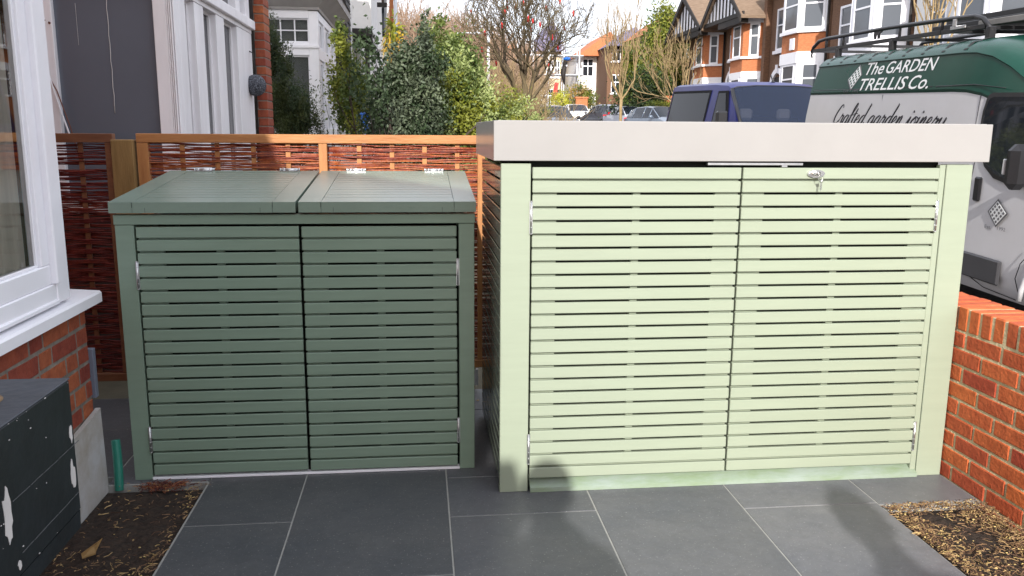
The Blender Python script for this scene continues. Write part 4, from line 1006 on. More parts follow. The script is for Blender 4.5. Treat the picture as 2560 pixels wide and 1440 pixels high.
levW = dict(bands=[(-1.5, .70, 1, 0), (2.20, 2.62, 1, .05), (2.62, 3.0, 1, 0), (3.0, 3.1, 1, .08), (4.75, 5.4, 1, .03)],
            wins=[(.70, 2.20, WHITE, .18), (3.10, 4.75, WHITE, .16)], flat=(2.9, 4.6))
G_ = None
terrace('red brick house with a half timbered gable, left one next to the evergreen', 47.2, 41.5, 2.25, BRB, BRF, BRF, levG, True, eave=4.35, roofh=1.75)
terrace('red brick house with a half timbered gable, right one next to the brown brick house', 41.4, 36.3, 2.20, BRB, BRF, BRF, levG, True, eave=4.35, roofh=1.95)
t3 = terrace('brown brick house with an orange brick band under its white bay window', 36.2, 30.7, 1.9, BRB, BRF, BRF, levB)
b = MB(); b.box(4.0, 4.35, -.86, -.81, 2.72, 3.15); b.build('stone_plaque', WHITE, t3)
terrace('brown brick house whose bay windows are all white, behind the van rack', 30.6, 25.3, 1.35, BRB, REND, REND, levW)
terrace('white rendered house with a sash bay behind the roof rack', 25.2, 19.7, 1.1, REND, REND, REND, levW)
terrace('white rendered house nearest the camera behind the van cab', 19.6, 14.1, .9, REND, REND, REND, levW)
b = MB(); b.box(14.95, 15.19, 36.05, 36.35, 1.5, 7.2); tag(b.build('dark_brick_pier', BRB), 'dark brick party wall pier between the gabled and brown houses', 'wall')
terrace('white rendered house opposite the bin store window', 14.0, 8.6, .7, BRB, BRF, BRF, levB)
terrace('red brick house opposite the near white window', 8.5, 3.0, .6, BRF, BRF, BRF, levB)
# far white terrace closing the street
def farhouse(x0, x1, y, z0, z1, wallm, label, gm=None, rh=3.0):
    t = thing('far_house', label, 'house', ((x0+x1)/2, y, z0)); org = Vector(((x0+x1)/2, y, z0)); W = x1-x0
    b = MB(); b.box(x0, x1, y, y+8, z0, z1); b.box(x0+W*.45, x1-W*.08, y-.8, y, z0, z1-.3); b.build('wall', wallm, t, org)
    b = MB(); b.prism([(x0-.2, z1), (x1+.2, z1), ((x0+x1)/2+W*.1, z1+rh)], 1, y-1.2, y+8.2); b.build('roof', gm or TILE, t, org)
    for (fx0, fx1, yy) in ((x0+W*.10, x0+W*.32, y), (x0+W*.50, x0+W*.66, y-.8), (x0+W*.70, x0+W*.86, y-.8)):
        for za in (z0+1.0, z0+3.9):
            b = MB(); b.box(fx0, fx1, yy-.06, yy-.001, za, za+1.7); b.box(fx0-.08, fx1+.08, yy-.12, yy-.001, za-.12, za)
            wi = b.build('window', WHITE, t, org); b = MB()
            m_ = (fx0+fx1)/2
            for (a, c) in ((fx0+.06, m_-.04), (m_+.04, fx1-.06)):
                b.box(a, c, yy-.07, yy-.061, za+.08, za+.95); b.box(a, c, yy-.07, yy-.061, za+1.05, za+1.62)
            b.build('pane', GLASSD, wi, org)
    return t
farhouse(15.7, 20.6, 84, 2.9, 8.7, REND, 'far white house with a red tiled gable beside the street tree', BRF, 2.3)
farhouse(12.0, 15.2, 90, 3.1, 9.6, mat('cream_render', (.62, .50, .33), .9, .1, 2), 'far cream house wrapped in scaffolding poles', SLATE)
farhouse(7.6, 11.6, 92, 3.2, 8.6, BRF, 'far red brick house seen through the bare tree', BRF, 2.0)
farhouse(17.6, 21.4, 79, 4.0, 9.2, BRB, 'far brick house on the rise with a purple slate roof', SLATE, 1.7)
farhouse(18.4, 21.6, 68, 3.4, 9.2, BRB, 'far brick house on the rise behind the evergreen', BRF, 1.6)
farhouse(17.4, 21.0, 57, 2.6, 8.4, BRB, 'tile roofed house behind the left half timbered gable', TILE, 1.6)
b = MB()
for x in (9.5, 11, 12.5, 14, 15.5): b.tube([(x, 82, 2.6), (x, 82, 9.8)], .07, 5); b.tube([(x, 83.2, 2.6), (x, 83.2, 9.8)], .06, 5)
for z in (4.8, 6.8, 8.6): b.tube([(9.2, 82, z), (15.9, 82, z)], .07, 5); b.box(9.2, 15.9, 82.1, 83.1, z-.1, z-.02)
tag(b.build('scaffolding', LAMPM), 'pale scaffolding in front of the far cream and brick houses', 'scaffolding')
b = MB(); b.prism([(12.75, 4.4), (13.15, 4.4), (13.40, 6.0), (13.0, 6.0)], 1, 81.2, 81.3); tag(b.build('red_sheet', REDP), 'bright red sheet hanging on the far scaffolding', 'sheet')
# garden walls of the far side
for i, (x, y, w_) in enumerate(((14.1, 47, .4), (12.35, 64, .9))):
    b = MB(); b.box(x-w_/2, x+w_/2, y, y+.4, ZR(y), ZR(y)+2.05 if i == 0 else ZR(y)+2.0, .02); b.box(x-w_/2-.06, x+w_/2+.06, y-.06, y+.46, ZR(y)+2.0, ZR(y)+2.14, .02)
    tag(b.build('gate_pier', BRF), ['far orange brick gate pier beside the low green hedge', 'far brown brick pier between the white car and the dark hatchback'][i], 'gate pier')

# ------------------------------------------------------------------ vehicles
def loft(stn, glass_side, glass_top, name_b='body', mats=None, root=None, org=None):
    """stn: (y, w, zb, zbelt, ztop, wt); returns body and glass meshes"""
    pts = []
    for (y, w, zb, zm, zt, wt) in stn:
        h = [(w*.90, zb), (w*.99, zb+.12), (w, (zb+zm)/2), (w*.985, zm), (wt, zt-.045), (wt*.90, zt-.008), (wt*.45, zt+.018)]
        pts.append([(-x, y, z) for x, z in h]+[(x, y, z) for x, z in h[::-1]])
    bb, gb = MB(), MB(); n = len(pts[0])
    for i in range(len(stn)-1):
        for k in range(n-1):
            q = [pts[i][k], pts[i][k+1], pts[i+1][k+1], pts[i+1][k]]
            side = k in (3, 9); top = k in (4, 5, 6, 7, 8)
            g_ = (side and i in glass_side) or (top and i in glass_top)
            (gb if g_ else bb).add(q, [(0, 1, 2, 3)], smooth=False)
        bb.add([pts[i][0], pts[i][-1], pts[i+1][-1], pts[i+1][0]], [(0, 1, 2, 3)])
    bb.add(pts[0], [tuple(range(n))]); bb.add(pts[-1], [tuple(range(n))[::-1]])
    return bb, gb, pts
def weld(o, ang=40):
    import bmesh
    bm = bmesh.new(); bm.from_mesh(o.data); bmesh.ops.remove_doubles(bm, verts=bm.verts, dist=.0005)
    bmesh.ops.recalc_face_normals(bm, faces=bm.faces)
    for f in bm.faces: f.smooth = True
    for e in bm.edges:
        if len(e.link_faces) == 2 and e.calc_face_angle(0) > R(ang): e.smooth = False
    bm.to_mesh(o.data); bm.free(); return o
def wheel(t, x, y, r, sgn):
    b = MB(); b.tube([(x-sgn*.10, y, r), (x+sgn*.09, y, r), (x+sgn*.10, y, r)], [r, r, r-.02], 24); ty = b.build('wheel', RUB, t)
    b = MB(); b.tube([(x+sgn*.09, y, r), (x+sgn*.106, y, r)], [r*.64, r*.60], 20)
    for k in range(5):
        a = k*1.256; b.tube([(x+sgn*.105, y, r), (x+sgn*.108, y+math.cos(a)*r*.58, r+math.sin(a)*r*.58)], .02, 5)
    b.build('rim', ZINC, ty)
def car(label, x, y, rz, paint, kind='hatch', mirrorm=None, dz=.10):
    t = thing('parked_car', label, 'car', (x, y, ZR(y)+dz), rot=(0, 0, rz), group='cars parked along the street')
    L = 4.2; w = .86
    if kind == 'saloon':
        st = [(-2.15, .70, .30, .62, .64, .5), (-2.0, .82, .22, .70, .74, .62), (-1.2, w, .2, .86, .92, .70), (-.95, w, .2, .90, .97, .70), (-.25, w, .2, .93, 1.40, .60), (.25, w, .2, .93, 1.45, .60), (.9, w, .2, .94, 1.40, .59), (1.45, w, .2, .95, 1.04, .66), (2.05, .82, .25, .90, .98, .64), (2.2, .74, .35, .75, .80, .6)]
    else:
        st = [(-2.05, .70, .30, .62, .64, .5), (-1.9, .82, .22, .70, .76, .62), (-1.15, w, .2, .90, .97, .70), (-.95, w, .2, .93, 1.00, .70), (-.25, w, .2, .95, 1.43, .62), (.3, w, .2, .95, 1.49, .62), (1.2, w, .2, .96, 1.46, .61), (1.65, w, .2, .97, 1.38, .58), (1.98, .80, .25, .95, 1.00, .66), (2.05, .76, .35, .75, .80, .6)]
    gs = (3, 4, 5, 6); gt = (3, 7) if kind != 'saloon' else (3, 6)
    if kind == 'saloon': gs = (3, 4, 5, 6)
    bb, gb, pts = loft(st, gs, gt); weld(bb.build('body', paint, t), 30); weld(gb.build('windows', GLASSC, t), 30)
    b = MB()
    for i in (4, 5, 6):
        for sx in (3, 10):
            k = (3, 4) if sx == 3 else (10, 9)
            b.tube([pts[i][k[0]], pts[i][k[1]]], .022, 5)
    for a, c in ((3, 4), (gt[1], gt[1]+1)):
        for k in (4, 9): b.tube([pts[a][k], pts[c][k]], .030, 5)
    b.build('pillar', paint, t)
    for sx in (-1, 1):
        b = MB(); b.sphere((sx*.98, -.72, 1.0), .10, 10, 6, sc3=(1.0, .6, .75)); b.tube([(sx*.82, -.72, .97), (sx*.95, -.72, .98)], .02, 5); b.build('wing_mirror', mirrorm or paint, t)
        b = MB(); b.sphere((sx*.62, -1.98, .66), .13, 10, 6, sc3=(1.1, .5, .6)); b.build('headlight', WHITE, t)
        b = MB(); b.box(sx*.66-.12, sx*.66+.12, 1.93 if kind != 'saloon' else 2.02, 2.06 if kind != 'saloon' else 2.16, .82, 1.0, .03); b.build('tail_light', REDL, t)
        for wy in (-1.3, 1.3): wheel(t, sx*.76, wy, .31, sx)
    b = MB(); b.box(-.5, .5, .6, 1.5, .5, 1.0, .05)
    for sx in (-.35, .35): b.box(sx-.22, sx+.22, .1, .25, .5, 1.05, .05); b.box(sx-.12, sx+.12, .12, .2, 1.08, 1.25, .04)
    b.build('seats', BLACK, t)
    return t
CW = mat('car_white', (.75, .75, .76), .25, .02, coat=.6); CS = mat('car_silver', (.50, .53, .60), .25, .03, coat=.5)
CK = mat('car_black', (.02, .022, .028), .2, .1, coat=.8); CG = mat('car_dark_grey', (.06, .065, .085), .2, .1, coat=.8)
car('white hatchback facing down the street left of the gap between parked cars', 11.0, 59, R(2), CW)
car('black car showing its side glass beside the twiggy shrub, nearest of the far cars', 5.35, 34.5, R(8), CK)
car('dark hatchback seen from behind with a red tail lamp', 11.6, 52.5, R(180+14), CG)
car('silver saloon facing the camera left of the blue van', 11.9, 47.2, R(10), CS, 'saloon')
car('grey blue car half hidden behind the blue van', 10.9, 37.5, R(16), mat('car_blue_grey', (.12, .15, .20), .25, .05, coat=.7))

# blue van
VB = Vector((6.29, 13.0, ZR(13)-.02))
bv = thing('parked_van', 'dark blue crew van with a low roof and tinted side window', 'van', VB, rot=(R(1.8), 0, 0))
st = [(0, .80, .30, .60, .64, .7), (.12, .94, .25, .75, .80, .8), (.55, .98, .25, 1.12, 1.16, .88), (.75, .98, .25, 1.18, 1.24, .88), (1.62, .98, .25, 1.22, 2.04, .80), (1.85, .98, .25, 1.22, 2.10, .79),
      (2.3, .98, .25, 1.22, 2.12, .79), (2.5, .98, .25, 1.22, 2.13, .79), (4.9, .98, .25, 1.22, 2.13, .79), (5.15, .96, .25, 1.22, 2.11, .78), (5.25, .94, .30, 1.20, 2.04, .76)]
bb, gb, pts = loft(st, (), (3,)); weld(bb.build('body', VANB, bv), 30); weld(gb.build('windscreen', glassy('windscreen_glass', (.02, .03, .06), .55, .04), bv), 30)
b = MB()
for k in (4, 9): b.tube([pts[3][k], pts[4][k]], .035, 5)
b.tube([pts[4][k] for k in (4, 5, 6, 7, 8, 9)], .012, 5); b.build('windscreen_frame', BLACK, bv)
for sx in (-1, 1):
    def wx(z, e=.0): return sx*((.965+(z-1.22)/(2.07-1.22)*(.80-.965))+.006+e)
    def quad(b, ya, yb, za, zb, e, sl_=0):
        q = [(wx(za, e), ya, za), (wx(za, e), yb, za), (wx(zb, e), yb, zb), (wx(zb, e), ya+sl_, zb)]
        q2 = [(p[0]-sx*.01, p[1], p[2]) for p in q]; b.hexa(q2+q if sx > 0 else q+q2)
    b = MB(); quad(b, 1.30, 2.22, 1.26, 1.97, .002, .42); wi = b.build('door_window', BLACKM, bv); b = MB(); quad(b, 1.42, 2.17, 1.30, 1.93, .006, .40); b.build('pane', GLASSB, wi)
    b = MB(); quad(b, 2.62, 5.00, 1.22, 1.99, .002); wi = b.build('side_window', BLACKM, bv); b = MB(); quad(b, 2.68, 4.93, 1.26, 1.94, .006); b.build('pane', GLASSB, wi)
    b = MB(); b.box(sx*1.10-.10, sx*1.10+.10, 1.18, 1.30, 1.30, 1.62, .03); b.build('wing_mirror', BLACK, bv)
    b = MB(); b.box(sx*.36-.24, sx*.36+.24, 2.0, 2.12, .7, 1.42, .05); b.box(sx*.36-.13, sx*.36+.13, 2.0, 2.1, 1.46, 1.66, .04); b.build('seat', GREYB, bv)
    for wy in (.95, 4.2): wheel(bv, sx*.88, wy, .34, sx)
b = MB(); b.tube([(.1, 2.0, 2.13), (.09, 2.1, 2.26)], .012, 5); b.lathe(.1, 2.0, [(.035, 2.12), (.03, 2.16)], 10); b.build('aerial', BLACK, bv)
b = MB(); b.box(-.8, .8, 1.0, 1.7, 1.15, 1.2); b.build('dashboard', BLACK, bv)

# white joinery van (local frame: y to the rear, x away from the camera)
WV = Vector((4.409, 7.069, 0.0))
wv = thing('work_van', 'white van with a dark green high roof, lettering and a black roof rack', 'van', WV)
yv = Vector((.048, .998, .031)).normalized(); xv = yv.cross(Vector((0, 0, 1))).normalized(); zv = xv.cross(yv)
Mv = Matrix((xv, yv, zv)).transposed().to_4x4(); Mv.translation = WV; wv.matrix_world = Mv
PROF = [(.30, .07), (.36, .03), (.50, .0), (.62, -.004), (1.0, .0), (1.30, .004), (1.60, .022), (1.85, .045), (1.875, .036), (2.155, .095), (2.168, .085), (2.21, .118), (2.25, .17), (2.285, .30), (2.32, .60), (2.335, 1.02)]
def xoff(z):
    for (z0, x0), (z1, x1) in zip(PROF, PROF[1:]):
        if z <= z1: return x0+(x1-x0)*max(0, (z-z0))/(z1-z0)
    return PROF[-1][1]
ST = [2.62, 2.2, 1.4, .6, 0, -.30, -.50, -.72, -.95, -1.2, -1.5, -1.8, -2.1, -2.5, -2.85, -3.0]
HT = [2.335, 2.335, 2.335, 2.335, 2.335, 2.335, 2.325, 2.28, 2.18, 2.03, 1.83, 1.62, 1.42, 1.18, 1.0, .75]
IN = [0, 0, 0, 0, 0, 0, 0, 0, .005, .01, .02, .03, .05, .09, .16, .26]
bw, bg2, bs = MB(), MB(), MB()
sec = []
for y, H_, i_ in zip(ST, HT, IN):
    row = []
    for z, x in PROF:
        zz = z if z < .95 else .95+(z-.95)*(H_-.95)/(2.335-.95)
        if H_ < .95: zz = min(z, H_-.05)*(1) if z < .95 else H_-.05+(z-.95)*.03
        yy = y-(.12*max(0, z-1.7)/.6 if y > 2.5 else 0)
        row.append((x+i_ if x < 1 else x, yy, zz))
    full = row+[(2.04-p[0], p[1], p[2]) for p in row[-2::-1]]
    sec.append(full)
n = len(sec[0]); gi = [k for k, (z, x) in enumerate(PROF) if z >= 1.85][0]
for i in range(len(ST)-1):
    for k in range(n-1):
        q = [sec[i][k], sec[i][k+1], sec[i+1][k+1], sec[i+1][k]]; kk = min(k, n-2-k)
        gtop = kk >= gi
        if gtop and i >= 10: (bs).add(q, [(0, 1, 2, 3)])
        elif gtop: bg2.add(q, [(0, 1, 2, 3)])
        else: bw.add(q, [(0, 1, 2, 3)])
    bw.add([sec[i][0], sec[i][-1], sec[i+1][-1], sec[i+1][0]], [(0, 1, 2, 3)])
bw.add(sec[0][:gi+1]+sec[0][n-gi-1:], [tuple(range(2*gi+2))]); bg2.add(sec[0][gi:n-gi], [tuple(range(n-2*gi))]); bw.add(sec[-1], [tuple(range(n))[::-1]])
weld(bw.build('body', VANW, wv), 25); hr = weld(bg2.build('high_roof', VANG, wv), 25); weld(bs.build('windscreen', GLASSB, wv), 25)
def onside(pts2, e, b, thick=.006, mi=0):
    n = len(pts2); f = [(xoff(z)-e, y, z) for y, z in pts2]; k = [(xoff(z)-e+thick, y, z) for y, z in pts2]
    b.add(f+k, [tuple(range(n))[::-1], tuple(range(n, 2*n))]+[(i, (i+1) % n, (i+1) % n+n, i+n) for i in range(n)], mi=mi)
b = MB(); win_o = [(-.795, 1.80), (-.775, 1.70), (-.78, 1.55), (-.83, 1.40), (-.92, 1.28), (-1.05, 1.20), (-1.25, 1.165), (-2.05, 1.17), (-1.82, 1.45), (-1.58, 1.72), (-1.50, 1.80), (-1.42, 1.835), (-.86, 1.838), (-.815, 1.825)]
cyw, czw = -1.3, 1.52
onside(win_o, .004, b); dwn = b.build('door_window', BLACK, wv)
b = MB(); onside([(cyw+(y-cyw)*.94, czw+(z-czw)*.90) for y, z in win_o], .008, b); b.build('pane', GLASSD, dwn)
b = MB(); b.box(-.02, .01, -.925, -.845, 1.005, 1.195, .012); b.build('door_handle', BLACK, wv)
b = MB(); b.box(-.022, .01, -1.285, -.45, .405, .595, .012); b.build('rub_strip', mat('grey_plastic', (.045, .045, .05), .5, .05), wv)
b = MB()
def seam(p, w_=.0035): b.tube([(xoff(z)-.0002, y, z) for y, z in p], w_, 5)
seam([(-.70, 1.84), (-.715, 1.4), (-.72, .9), (-.70, .62)]); seam([(-.78, .62), (-.80, .50), (-.88, .40), (-1.05, .345), (-1.48, .33)]); seam([(-.79, 1.3), (-.76, 1.0), (-.77, .6)]); seam([(-1.48, .33), (-1.46, .5), (-1.50, .62), (-1.65, .78)])
seam([(.87, 1.84), (.87, .6)]); seam([(2.4, .33), (-.7, .33)]); b.build('panel_seams', BLACK, wv)
b = MB()
for z, y0, y1 in ((1.90, 2.5, .0), ): b.tube([(xoff(z)-.001, y0, z), (xoff(z)-.001, y1, z)], .003, 5)
b.tube([(xoff(1.90)-.002, -.05, 1.90), (xoff(1.91)-.002, -.6, 1.905), (xoff(1.90)-.001, -1.0, 1.87)], .004, 5)
b.build('roof_seam', BLACK, hr)
b = MB(); b.box(-.27, -.12, -1.66, -1.54, 1.165, 1.48, .045); b.box(-.16, .02, -1.56, -1.48, 1.20, 1.27, .02); mr = b.build('wing_mirror', BLACK, wv)
b = MB(); b.box(-.262, -.19, -1.548, -1.530, 1.265, 1.375, .006); b.build('indicator_lens', LETW, mr); b = MB(); b.box(-.235, -.212, -1.532, -1.524, 1.29, 1.34, .004); b.build('indicator_bulb', ORG, mr)
for sx, xx in ((-1, .13), (1, 1.91)):
    for wy in (-1.98, 1.55): wheel(wv, xx, wy, .35, sx)
b = MB(); b.tube([(-.002, -1.98+.44*math.cos(a), .35+.44*math.sin(a)) for a in [math.pi*i/16 for i in range(17)]], .02, 6); b.build('wheel_arch', VANW, wv)
b = MB()
n_ = 18; ptsA = [(-1.98+.415*math.cos(a), max(.30, .35+.415*math.sin(a))) for a in [2*math.pi*i/n_ for i in range(n_)]]
onside(ptsA, .003, b); b.build('arch_lining', RUB, wv)
b = MB()
for k in range(9):
    y = 2.35-k*.33
    b.add([(xoff(2.19)-.004, y, 2.19), (xoff(2.19)-.004, y-.05, 2.19), (.17, y-.05, 2.256), (.17, y, 2.256), (.30, y, 2.292), (.30, y-.05, 2.292), (.6, y-.05, 2.327), (.6, y, 2.327)], [(0, 1, 2, 3), (3, 2, 5, 4), (4, 5, 6, 7)])
b.build('roof_rib', RUB, hr)
# lettering
def text_mesh(s, shear=.3, offset=0.0):
    cu = bpy.data.curves.new('t', 'FONT'); cu.body = s; cu.size = 1; cu.shear = shear; cu.offset = offset; cu.resolution_u = 3
    o = bpy.data.objects.new('t', cu); COL.objects.link(o); bpy.context.view_layer.update()
    me = bpy.data.meshes.new_from_object(o.evaluated_get(bpy.context.evaluated_depsgraph_get()))
    v = [tuple(p.co) for p in me.vertices]; f = [tuple(p.vertices) for p in me.polygons]
    bpy.data.objects.remove(o); bpy.data.curves.remove(cu); bpy.data.meshes.remove(me); return v, f
def put_text(s, y0, y1, z0, h, m, name='lettering', parent=wv, shear=.3, e=.004, off=.0, z1=None):
    v, f = text_mesh(s, shear, off); xs = [p[0] for p in v]; a, c = min(xs), max(xs); cap = max(p[1] for p in v if True)
    vs = []
    for p in v:
        u = (p[0]-a)/(c-a); y = y0+(y1-y0)*u; z = z0+((z1 or z0)-z0)*u+p[1]/cap*h; vs.append((xoff(z)-e, y, z))
    b = MB(); b.add(vs, f); return b.build(name, m, parent)
put_text('The', 1.325, .965, 2.040, .118, LETW, parent=hr, off=.008); put_text('GARDEN', .915, .035, 2.042, .112, LETW, parent=hr, off=.008, shear=.25)
put_text('TRELLIS', 1.375, .45, 1.886, .116, LETW, parent=hr, off=.008, shear=.25); put_text('Co.', .41, .075, 1.886, .120, LETW, parent=hr, off=.008)
put_text('Est', 1.72, 1.60, 1.868, .03, LETG, parent=hr, shear=0); put_text('1992', 1.50, 1.38, 1.868, .03, LETG, parent=hr, shear=0)
put_text('Est.', -1.035, -1.115, .815, .026, LETG, shear=0); put_text('1992', -1.19, -1.285, .822, .026, LETG, shear=0)
def lattice(parent, T, Rr, B, L, mframe, min_, mdot):
    """diamond T,R,B,L in (y,z) with a trellis of square holes"""
    V = lambda p: Vector((p[0], p[1]))
    T, Rr, B, L = map(V, (T, Rr, B, L)); cc = (T+Rr+B+L)/4
    b = MB(); onside([T, Rr, B, L], .003, b, .002); o = b.build('emblem', mframe, parent)
    sc_ = .84; q = [cc+(p-cc)*sc_ for p in (T, Rr, B, L)]
    b = MB(); onside(q, .005, b, .002); b.build('emblem_field', min_, o)
    b = MB(); nn = 4
    for i in range(nn):
        for j in range(nn):
            u, v = (i+.5)/nn, (j+.5)/nn; du = .27/nn
            P = lambda u, v: (q[0]*(1-u)+q[1]*u)*(1-v)+(q[3]*(1-u)+q[2]*u)*v
            onside([P(u-du, v-du), P(u+du, v-du), P(u+du, v+du), P(u-du, v+du)], .007, b, .002)
    b.build('emblem_holes', mdot, o)
lattice(hr, (1.50, 2.150), (1.40, 2.045), (1.56, 1.885), (1.70, 2.00), LETG, LETW, VANG)
lattice(wv, (-1.150, 1.052), (-1.285, .955), (-1.165, .838), (-1.045, .945), LETG, LETW, LETG)
# hand written line
GL = {'C': (1.0, [[(.95, 1.75), (.75, 2.1), (.45, 1.85), (.15, 1.0), (.2, .2), (.55, 0), (1.0, .35)]]), 'r': (.75, [[(0, .2), (.22, .85), (.3, 1.1), (.38, .85), (.62, .9), (.52, .35), (.6, 0), (.8, .3)]]),
      'a': (.95, [[(.75, .8), (.5, 1.0), (.2, .7), (.12, .2), (.35, 0), (.6, .4), (.78, .95)], [(.78, .95), (.64, .2), (.75, 0), (1.0, .3)]]),
      'f': (.55, [[(0, .3), (.35, 1.2), (.62, 2.0), (.48, 2.25), (.3, 1.6), (.18, .2), (.02, -.9)], [(0, .95), (.6, 1.0)]]), 't': (.62, [[(.1, .3), (.3, 1.0), (.38, 1.7)], [(.38, 1.7), (.2, .3), (.38, 0), (.66, .3)], [(0, 1.1), (.65, 1.15)]]),
      'e': (.68, [[(0, .3), (.48, .65), (.45, 1.0), (.22, .9), (.1, .35), (.3, 0), (.72, .3)]]), 'd': (.95, [[(.75, .8), (.5, 1.0), (.2, .7), (.12, .2), (.35, 0), (.6, .4), (.78, .95)], [(.98, 2.2), (.8, 1.1), (.64, .2), (.75, 0), (1.0, .3)]]),
      'g': (.95, [[(.75, .8), (.5, 1.0), (.2, .7), (.12, .2), (.35, 0), (.6, .4), (.78, .95)], [(.78, .95), (.6, -.3), (.3, -.9), (0, -.7), (.5, -.1), (1.0, .3)]]), 'n': (.82, [[(0, .3), (.2, 1.0), (.1, 0)], [(.12, .3), (.42, 1.0), (.58, .9), (.48, .2), (.58, 0), (.86, .3)]]),
      'j': (.55, [[(0, .3), (.3, 1.0), (.15, -.4), (-.2, -.9), (-.3, -.6), (.58, .3)], [(.40, 1.42), (.44, 1.55)]]), 'o': (.75, [[(.4, 1.0), (.12, .6), (.15, .05), (.4, 0), (.6, .5), (.42, 1.0), (.8, .85)]]),
      'i': (.45, [[(0, .3), (.2, 1.0), (.1, .2), (.22, 0), (.48, .3)], [(.32, 1.42), (.36, 1.55)]]), 'y': (.8, [[(0, .7), (.2, 1.0), (.15, .3), (.35, 0), (.58, .3), (.75, 1.0)], [(.75, 1.0), (.55, -.3), (.2, -.9), (-.1, -.6), (.85, .3)]]), ' ': (.6, [])}
def smooth(P, k=5):
    P = [Vector((p[0], p[1])) for p in P]
    if len(P) < 3: return P
    Q = [2*P[0]-P[1]]+P+[2*P[-1]-P[-2]]; out = []
    for i in range(1, len(Q)-2):
        for j in range(k):
            t = j/k; a, b_, c, d = Q[i-1], Q[i], Q[i+1], Q[i+2]
            out.append(.5*((2*b_)+(c-a)*t+(2*a-5*b_+4*c-d)*t*t+(3*b_-a-3*c+d)*t**3))
    return out+[P[-1]]
b = MB(); cx_ = 0
for chh in 'Crafted garden joinery':
    wd, strokes = GL[chh]
    for s_2 in strokes:
        S = smooth(s_2); pts3 = []; rr2 = []
        for i, p in enumerate(S):
            u = cx_+p.x+.42*p.y; y = 1.885-u*.1285; z = 1.545+p.y*.094; pts3.append((xoff(z)+.003, y, z))
            d = S[min(i+1, len(S)-1)]-S[max(i-1, 0)]; vert = abs(d.y)/(d.length+1e-6); rr2.append((.0055+.0055*vert) if d.y < 0 or len(S) < 3 else .0055+.002*vert)
        b.tube(pts3, rr2, 6)
    cx_ += wd
b.build('script_lettering', LETB, wv)
# roof rack
rk = MB(); xr = .36
rk.tube([(xr, 3.42, 2.385), (xr, 3.38, 2.44), (xr, 3.22, 2.505), (xr, 3.0, 2.52), (xr, 1.5, 2.52), (xr, .3, 2.50), (xr, .02, 2.49), (xr, -.10, 2.46), (xr, -.24, 2.345)], .021, 8)
rk.box(xr-.012, xr+.012, -.15, 3.38, 2.375, 2.415, .003)
for y in (3.0, 2.55, 1.28, .52): rk.tube([(xr, y, 2.38), (xr, y, 2.52)], .014, 6)
for y in (2.65, 1.40, -.22): rk.box(xr-.03, xr+.03, y-.03, y+.03, 2.27, 2.385, .004)
rk.tube([(2.04-xr, 3.42, 2.385), (2.04-xr, 3.22, 2.505), (2.04-xr, 1.5, 2.52), (2.04-xr, .02, 2.49), (2.04-xr, -.24, 2.345)], .021, 8)
for y in (3.3, 2.3, 1.3, .3, -.1): rk.box(xr, 2.04-xr, y-.015, y+.015, 2.375, 2.405)
rack = rk.build('roof_rack', BLACK, wv)
b = MB(); b.tube([(xr, 3.40, 2.39), (xr, 3.42, 2.35), (xr, 3.40, 2.32)], .012, 6)
b.build('rack_hook', BLACK, rack); b = MB(); b.box(xr-.03, xr-.012, .12, .34, 2.40, 2.43, .003); b.box(xr-.031, xr-.0145, .26, .31, 2.429, 2.49, .003); b.build('rack_clamp', ZINC, rack)
def vthing(name, label, cat): 
    t = thing(name, label, cat); t.matrix_world = Mv; return t
t = vthing('roof_load', 'dark boards tied on the roof rack above the van cab', 'boards')
b = MB(); b.box(.62, 1.25, -2.6, 1.15, 2.44, 2.50, .004); b.box(.70, 1.2, -2.6, 1.05, 2.505, 2.56, .004); b.build('board', BLACK, t)
b = MB(); b.box(.50, .60, -2.6, .2, 2.42, 2.47, .004); b.build('pale_board', mat('grey_board', (.22, .21, .20), .8), t)
t = vthing('cat_cutout', 'small black cat shaped cutout standing on the rack rail', 'ornament')
b = MB(); cat_ = [(1.80, 2.425), (1.795, 2.46), (1.785, 2.425), (1.77, 2.425), (1.765, 2.465), (1.735, 2.465), (1.73, 2.425), (1.715, 2.425), (1.71, 2.465), (1.70, 2.425), (1.69, 2.425), (1.685, 2.48), (1.655, 2.488), (1.64, 2.50), (1.65, 2.52), (1.64, 2.535), (1.665, 2.522), (1.685, 2.518), (1.70, 2.51), (1.79, 2.51), (1.815, 2.50), (1.82, 2.47)]
b.prism([(y, z) for y, z in cat_], 0, xr-.006, xr+.006); b.build('silhouette', BLACK, t)

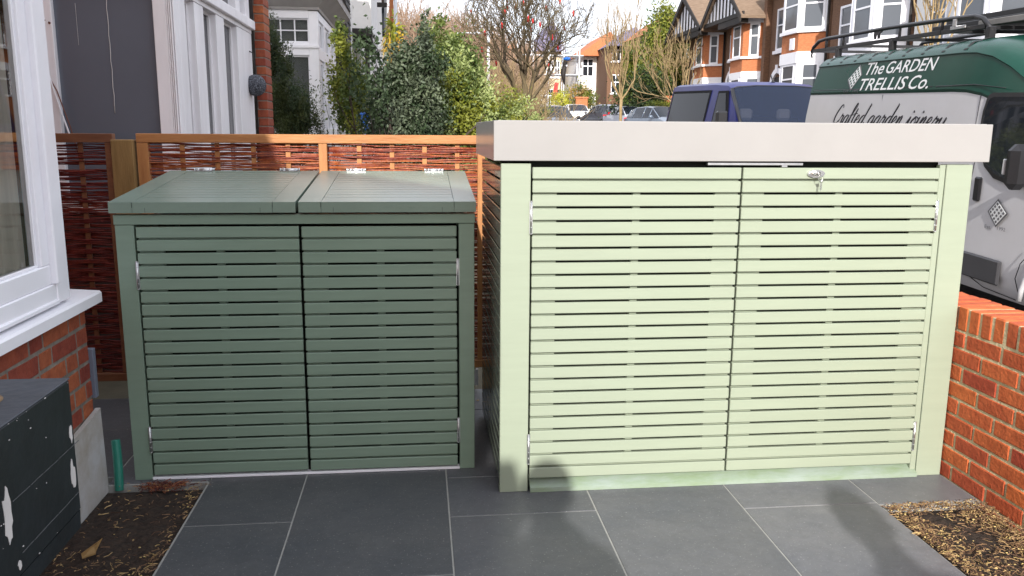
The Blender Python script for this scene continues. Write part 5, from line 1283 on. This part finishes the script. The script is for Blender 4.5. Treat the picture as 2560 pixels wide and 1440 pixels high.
# ------------------------------------------------------------------ people behind the camera (their shadows fall into the picture)
def person(label, px, py, hgt, arms, coat, rot=0.0):
    t = thing('person', label, 'person', (px, py, 0), rot=(0, 0, rot)); k = hgt/1.80
    V, E, Rr = [], [], []
    def v(x, y, z, r): V.append((x*k, y*k, z*k)); Rr.append(r*k); return len(V)-1
    pel = v(0, 0, .98, .135)
    ab = v(0, 0, 1.12, .13); ch = v(0, 0, 1.32, .145); nk = v(0, .0, 1.50, .065); hd = v(0, .015, 1.60, .075); hm = v(0, .025, 1.68, .098); ht = v(0, .02, 1.735, .075)
    E.extend([(pel, ab), (ab, ch), (ch, nk), (nk, hd), (hd, hm), (hm, ht)])
    for sx in (-1, 1):
        hp = v(sx*.10, 0, .92, .095); kn = v(sx*.11, .02, .50, .065); an = v(sx*.11, -.01, .09, .045); to = v(sx*.12, .15, .035, .04); E.extend([(pel, hp), (hp, kn), (kn, an), (an, to)])
        sh = v(sx*.185, 0, 1.42, .065); E.append((ch, sh)); el, wr = arms[0 if sx < 0 else 1]
        e_ = v(*el, .047); w_ = v(*wr, .032); E.extend([(sh, e_), (e_, w_)])
        d = (Vector(wr)-Vector(el)).normalized(); pm = v(wr[0]+d.x*.05, wr[1]+d.y*.05, wr[2]+d.z*.05, .034); E.append((w_, pm))
        sd_ = d.cross(Vector((0, 0, 1))).normalized() if abs(d.z) < .9 else Vector((0, 1, 0))
        for f in range(4):
            o_ = (f-1.5)*.019; L_ = (.065, .08, .075, .058)[f]; base = Vector(wr)+d*.085+sd_*o_
            a = v(*base, .009); b_ = v(*(base+d*L_*.55), .008); c = v(*(base+d*L_*.8+Vector((0, 0, -.02)) if abs(d.z) < .9 else base+d*L_+Vector((0, .015, 0))), .007); E.extend([(pm, a), (a, b_), (b_, c)])
        th = Vector(wr)+d*.03+sd_*(-sx)*.045; a = v(*th, .011); b_ = v(*(th+d*.04), .009); E.extend([(pm, a), (a, b_)])
    me = bpy.data.meshes.new('body'); me.from_pydata(V, E, []); o = bpy.data.objects.new('body', me); COL.objects.link(o); o.parent = t
    m = o.modifiers.new('skin', 'SKIN'); s = o.modifiers.new('sub', 'SUBSURF'); s.levels = s.render_levels = 2; m.use_smooth_shade = True
    me.materials.append(coat)
    for i, r in enumerate(Rr): me.skin_vertices[0].data[i].radius = (r, r); me.skin_vertices[0].data[i].use_root = (i == 0)
    b = MB(); b.sphere((0, -.005, 1.70*k), .112*k, 16, 10, sc3=(.92, 1.0, 1.05)); b.build('hair', TIMB, t)
    b = MB(); b.sphere((0, .055*k, 1.635*k), .080*k, 14, 10, sc3=(.88, .85, 1.3)); b.sphere((0, .13*k, 1.63*k), .016*k, 8, 6, sc3=(.8, 1, 1.4))
    for sx in (-1, 1): b.sphere((sx*.095*k, .0, 1.64*k), .026*k, 8, 6, sc3=(.4, .8, 1.2)); b.sphere((sx*.03*k, .118*k, 1.665*k), .012*k, 8, 5, mi=1)
    b.box(-.022*k, .022*k, .118*k, .128*k, 1.582*k, 1.590*k, .002, mi=2); b.build('face', [SKIN, BLACK, REDP], t)
    return t
person('person in a navy coat holding a phone up behind the camera', -.03, -.42, 1.86, [((-.26, .14, 1.25), (-.08, .32, 1.42)), ((.26, .14, 1.25), (.08, .32, 1.42))], CLOTH)
person('person in dark clothes standing with arms down near the wall', 1.20, -.55, 1.74, [((-.25, -.01, 1.14), (-.25, .03, .90)), ((.25, -.01, 1.14), (.25, .03, .90))], TROU)
b = MB(); b.box(-.075, .075, -.055, -.047, 1.46, 1.535, .003); tag(b.build('phone', BLACK), 'black phone held up by the person in the navy coat', 'phone')
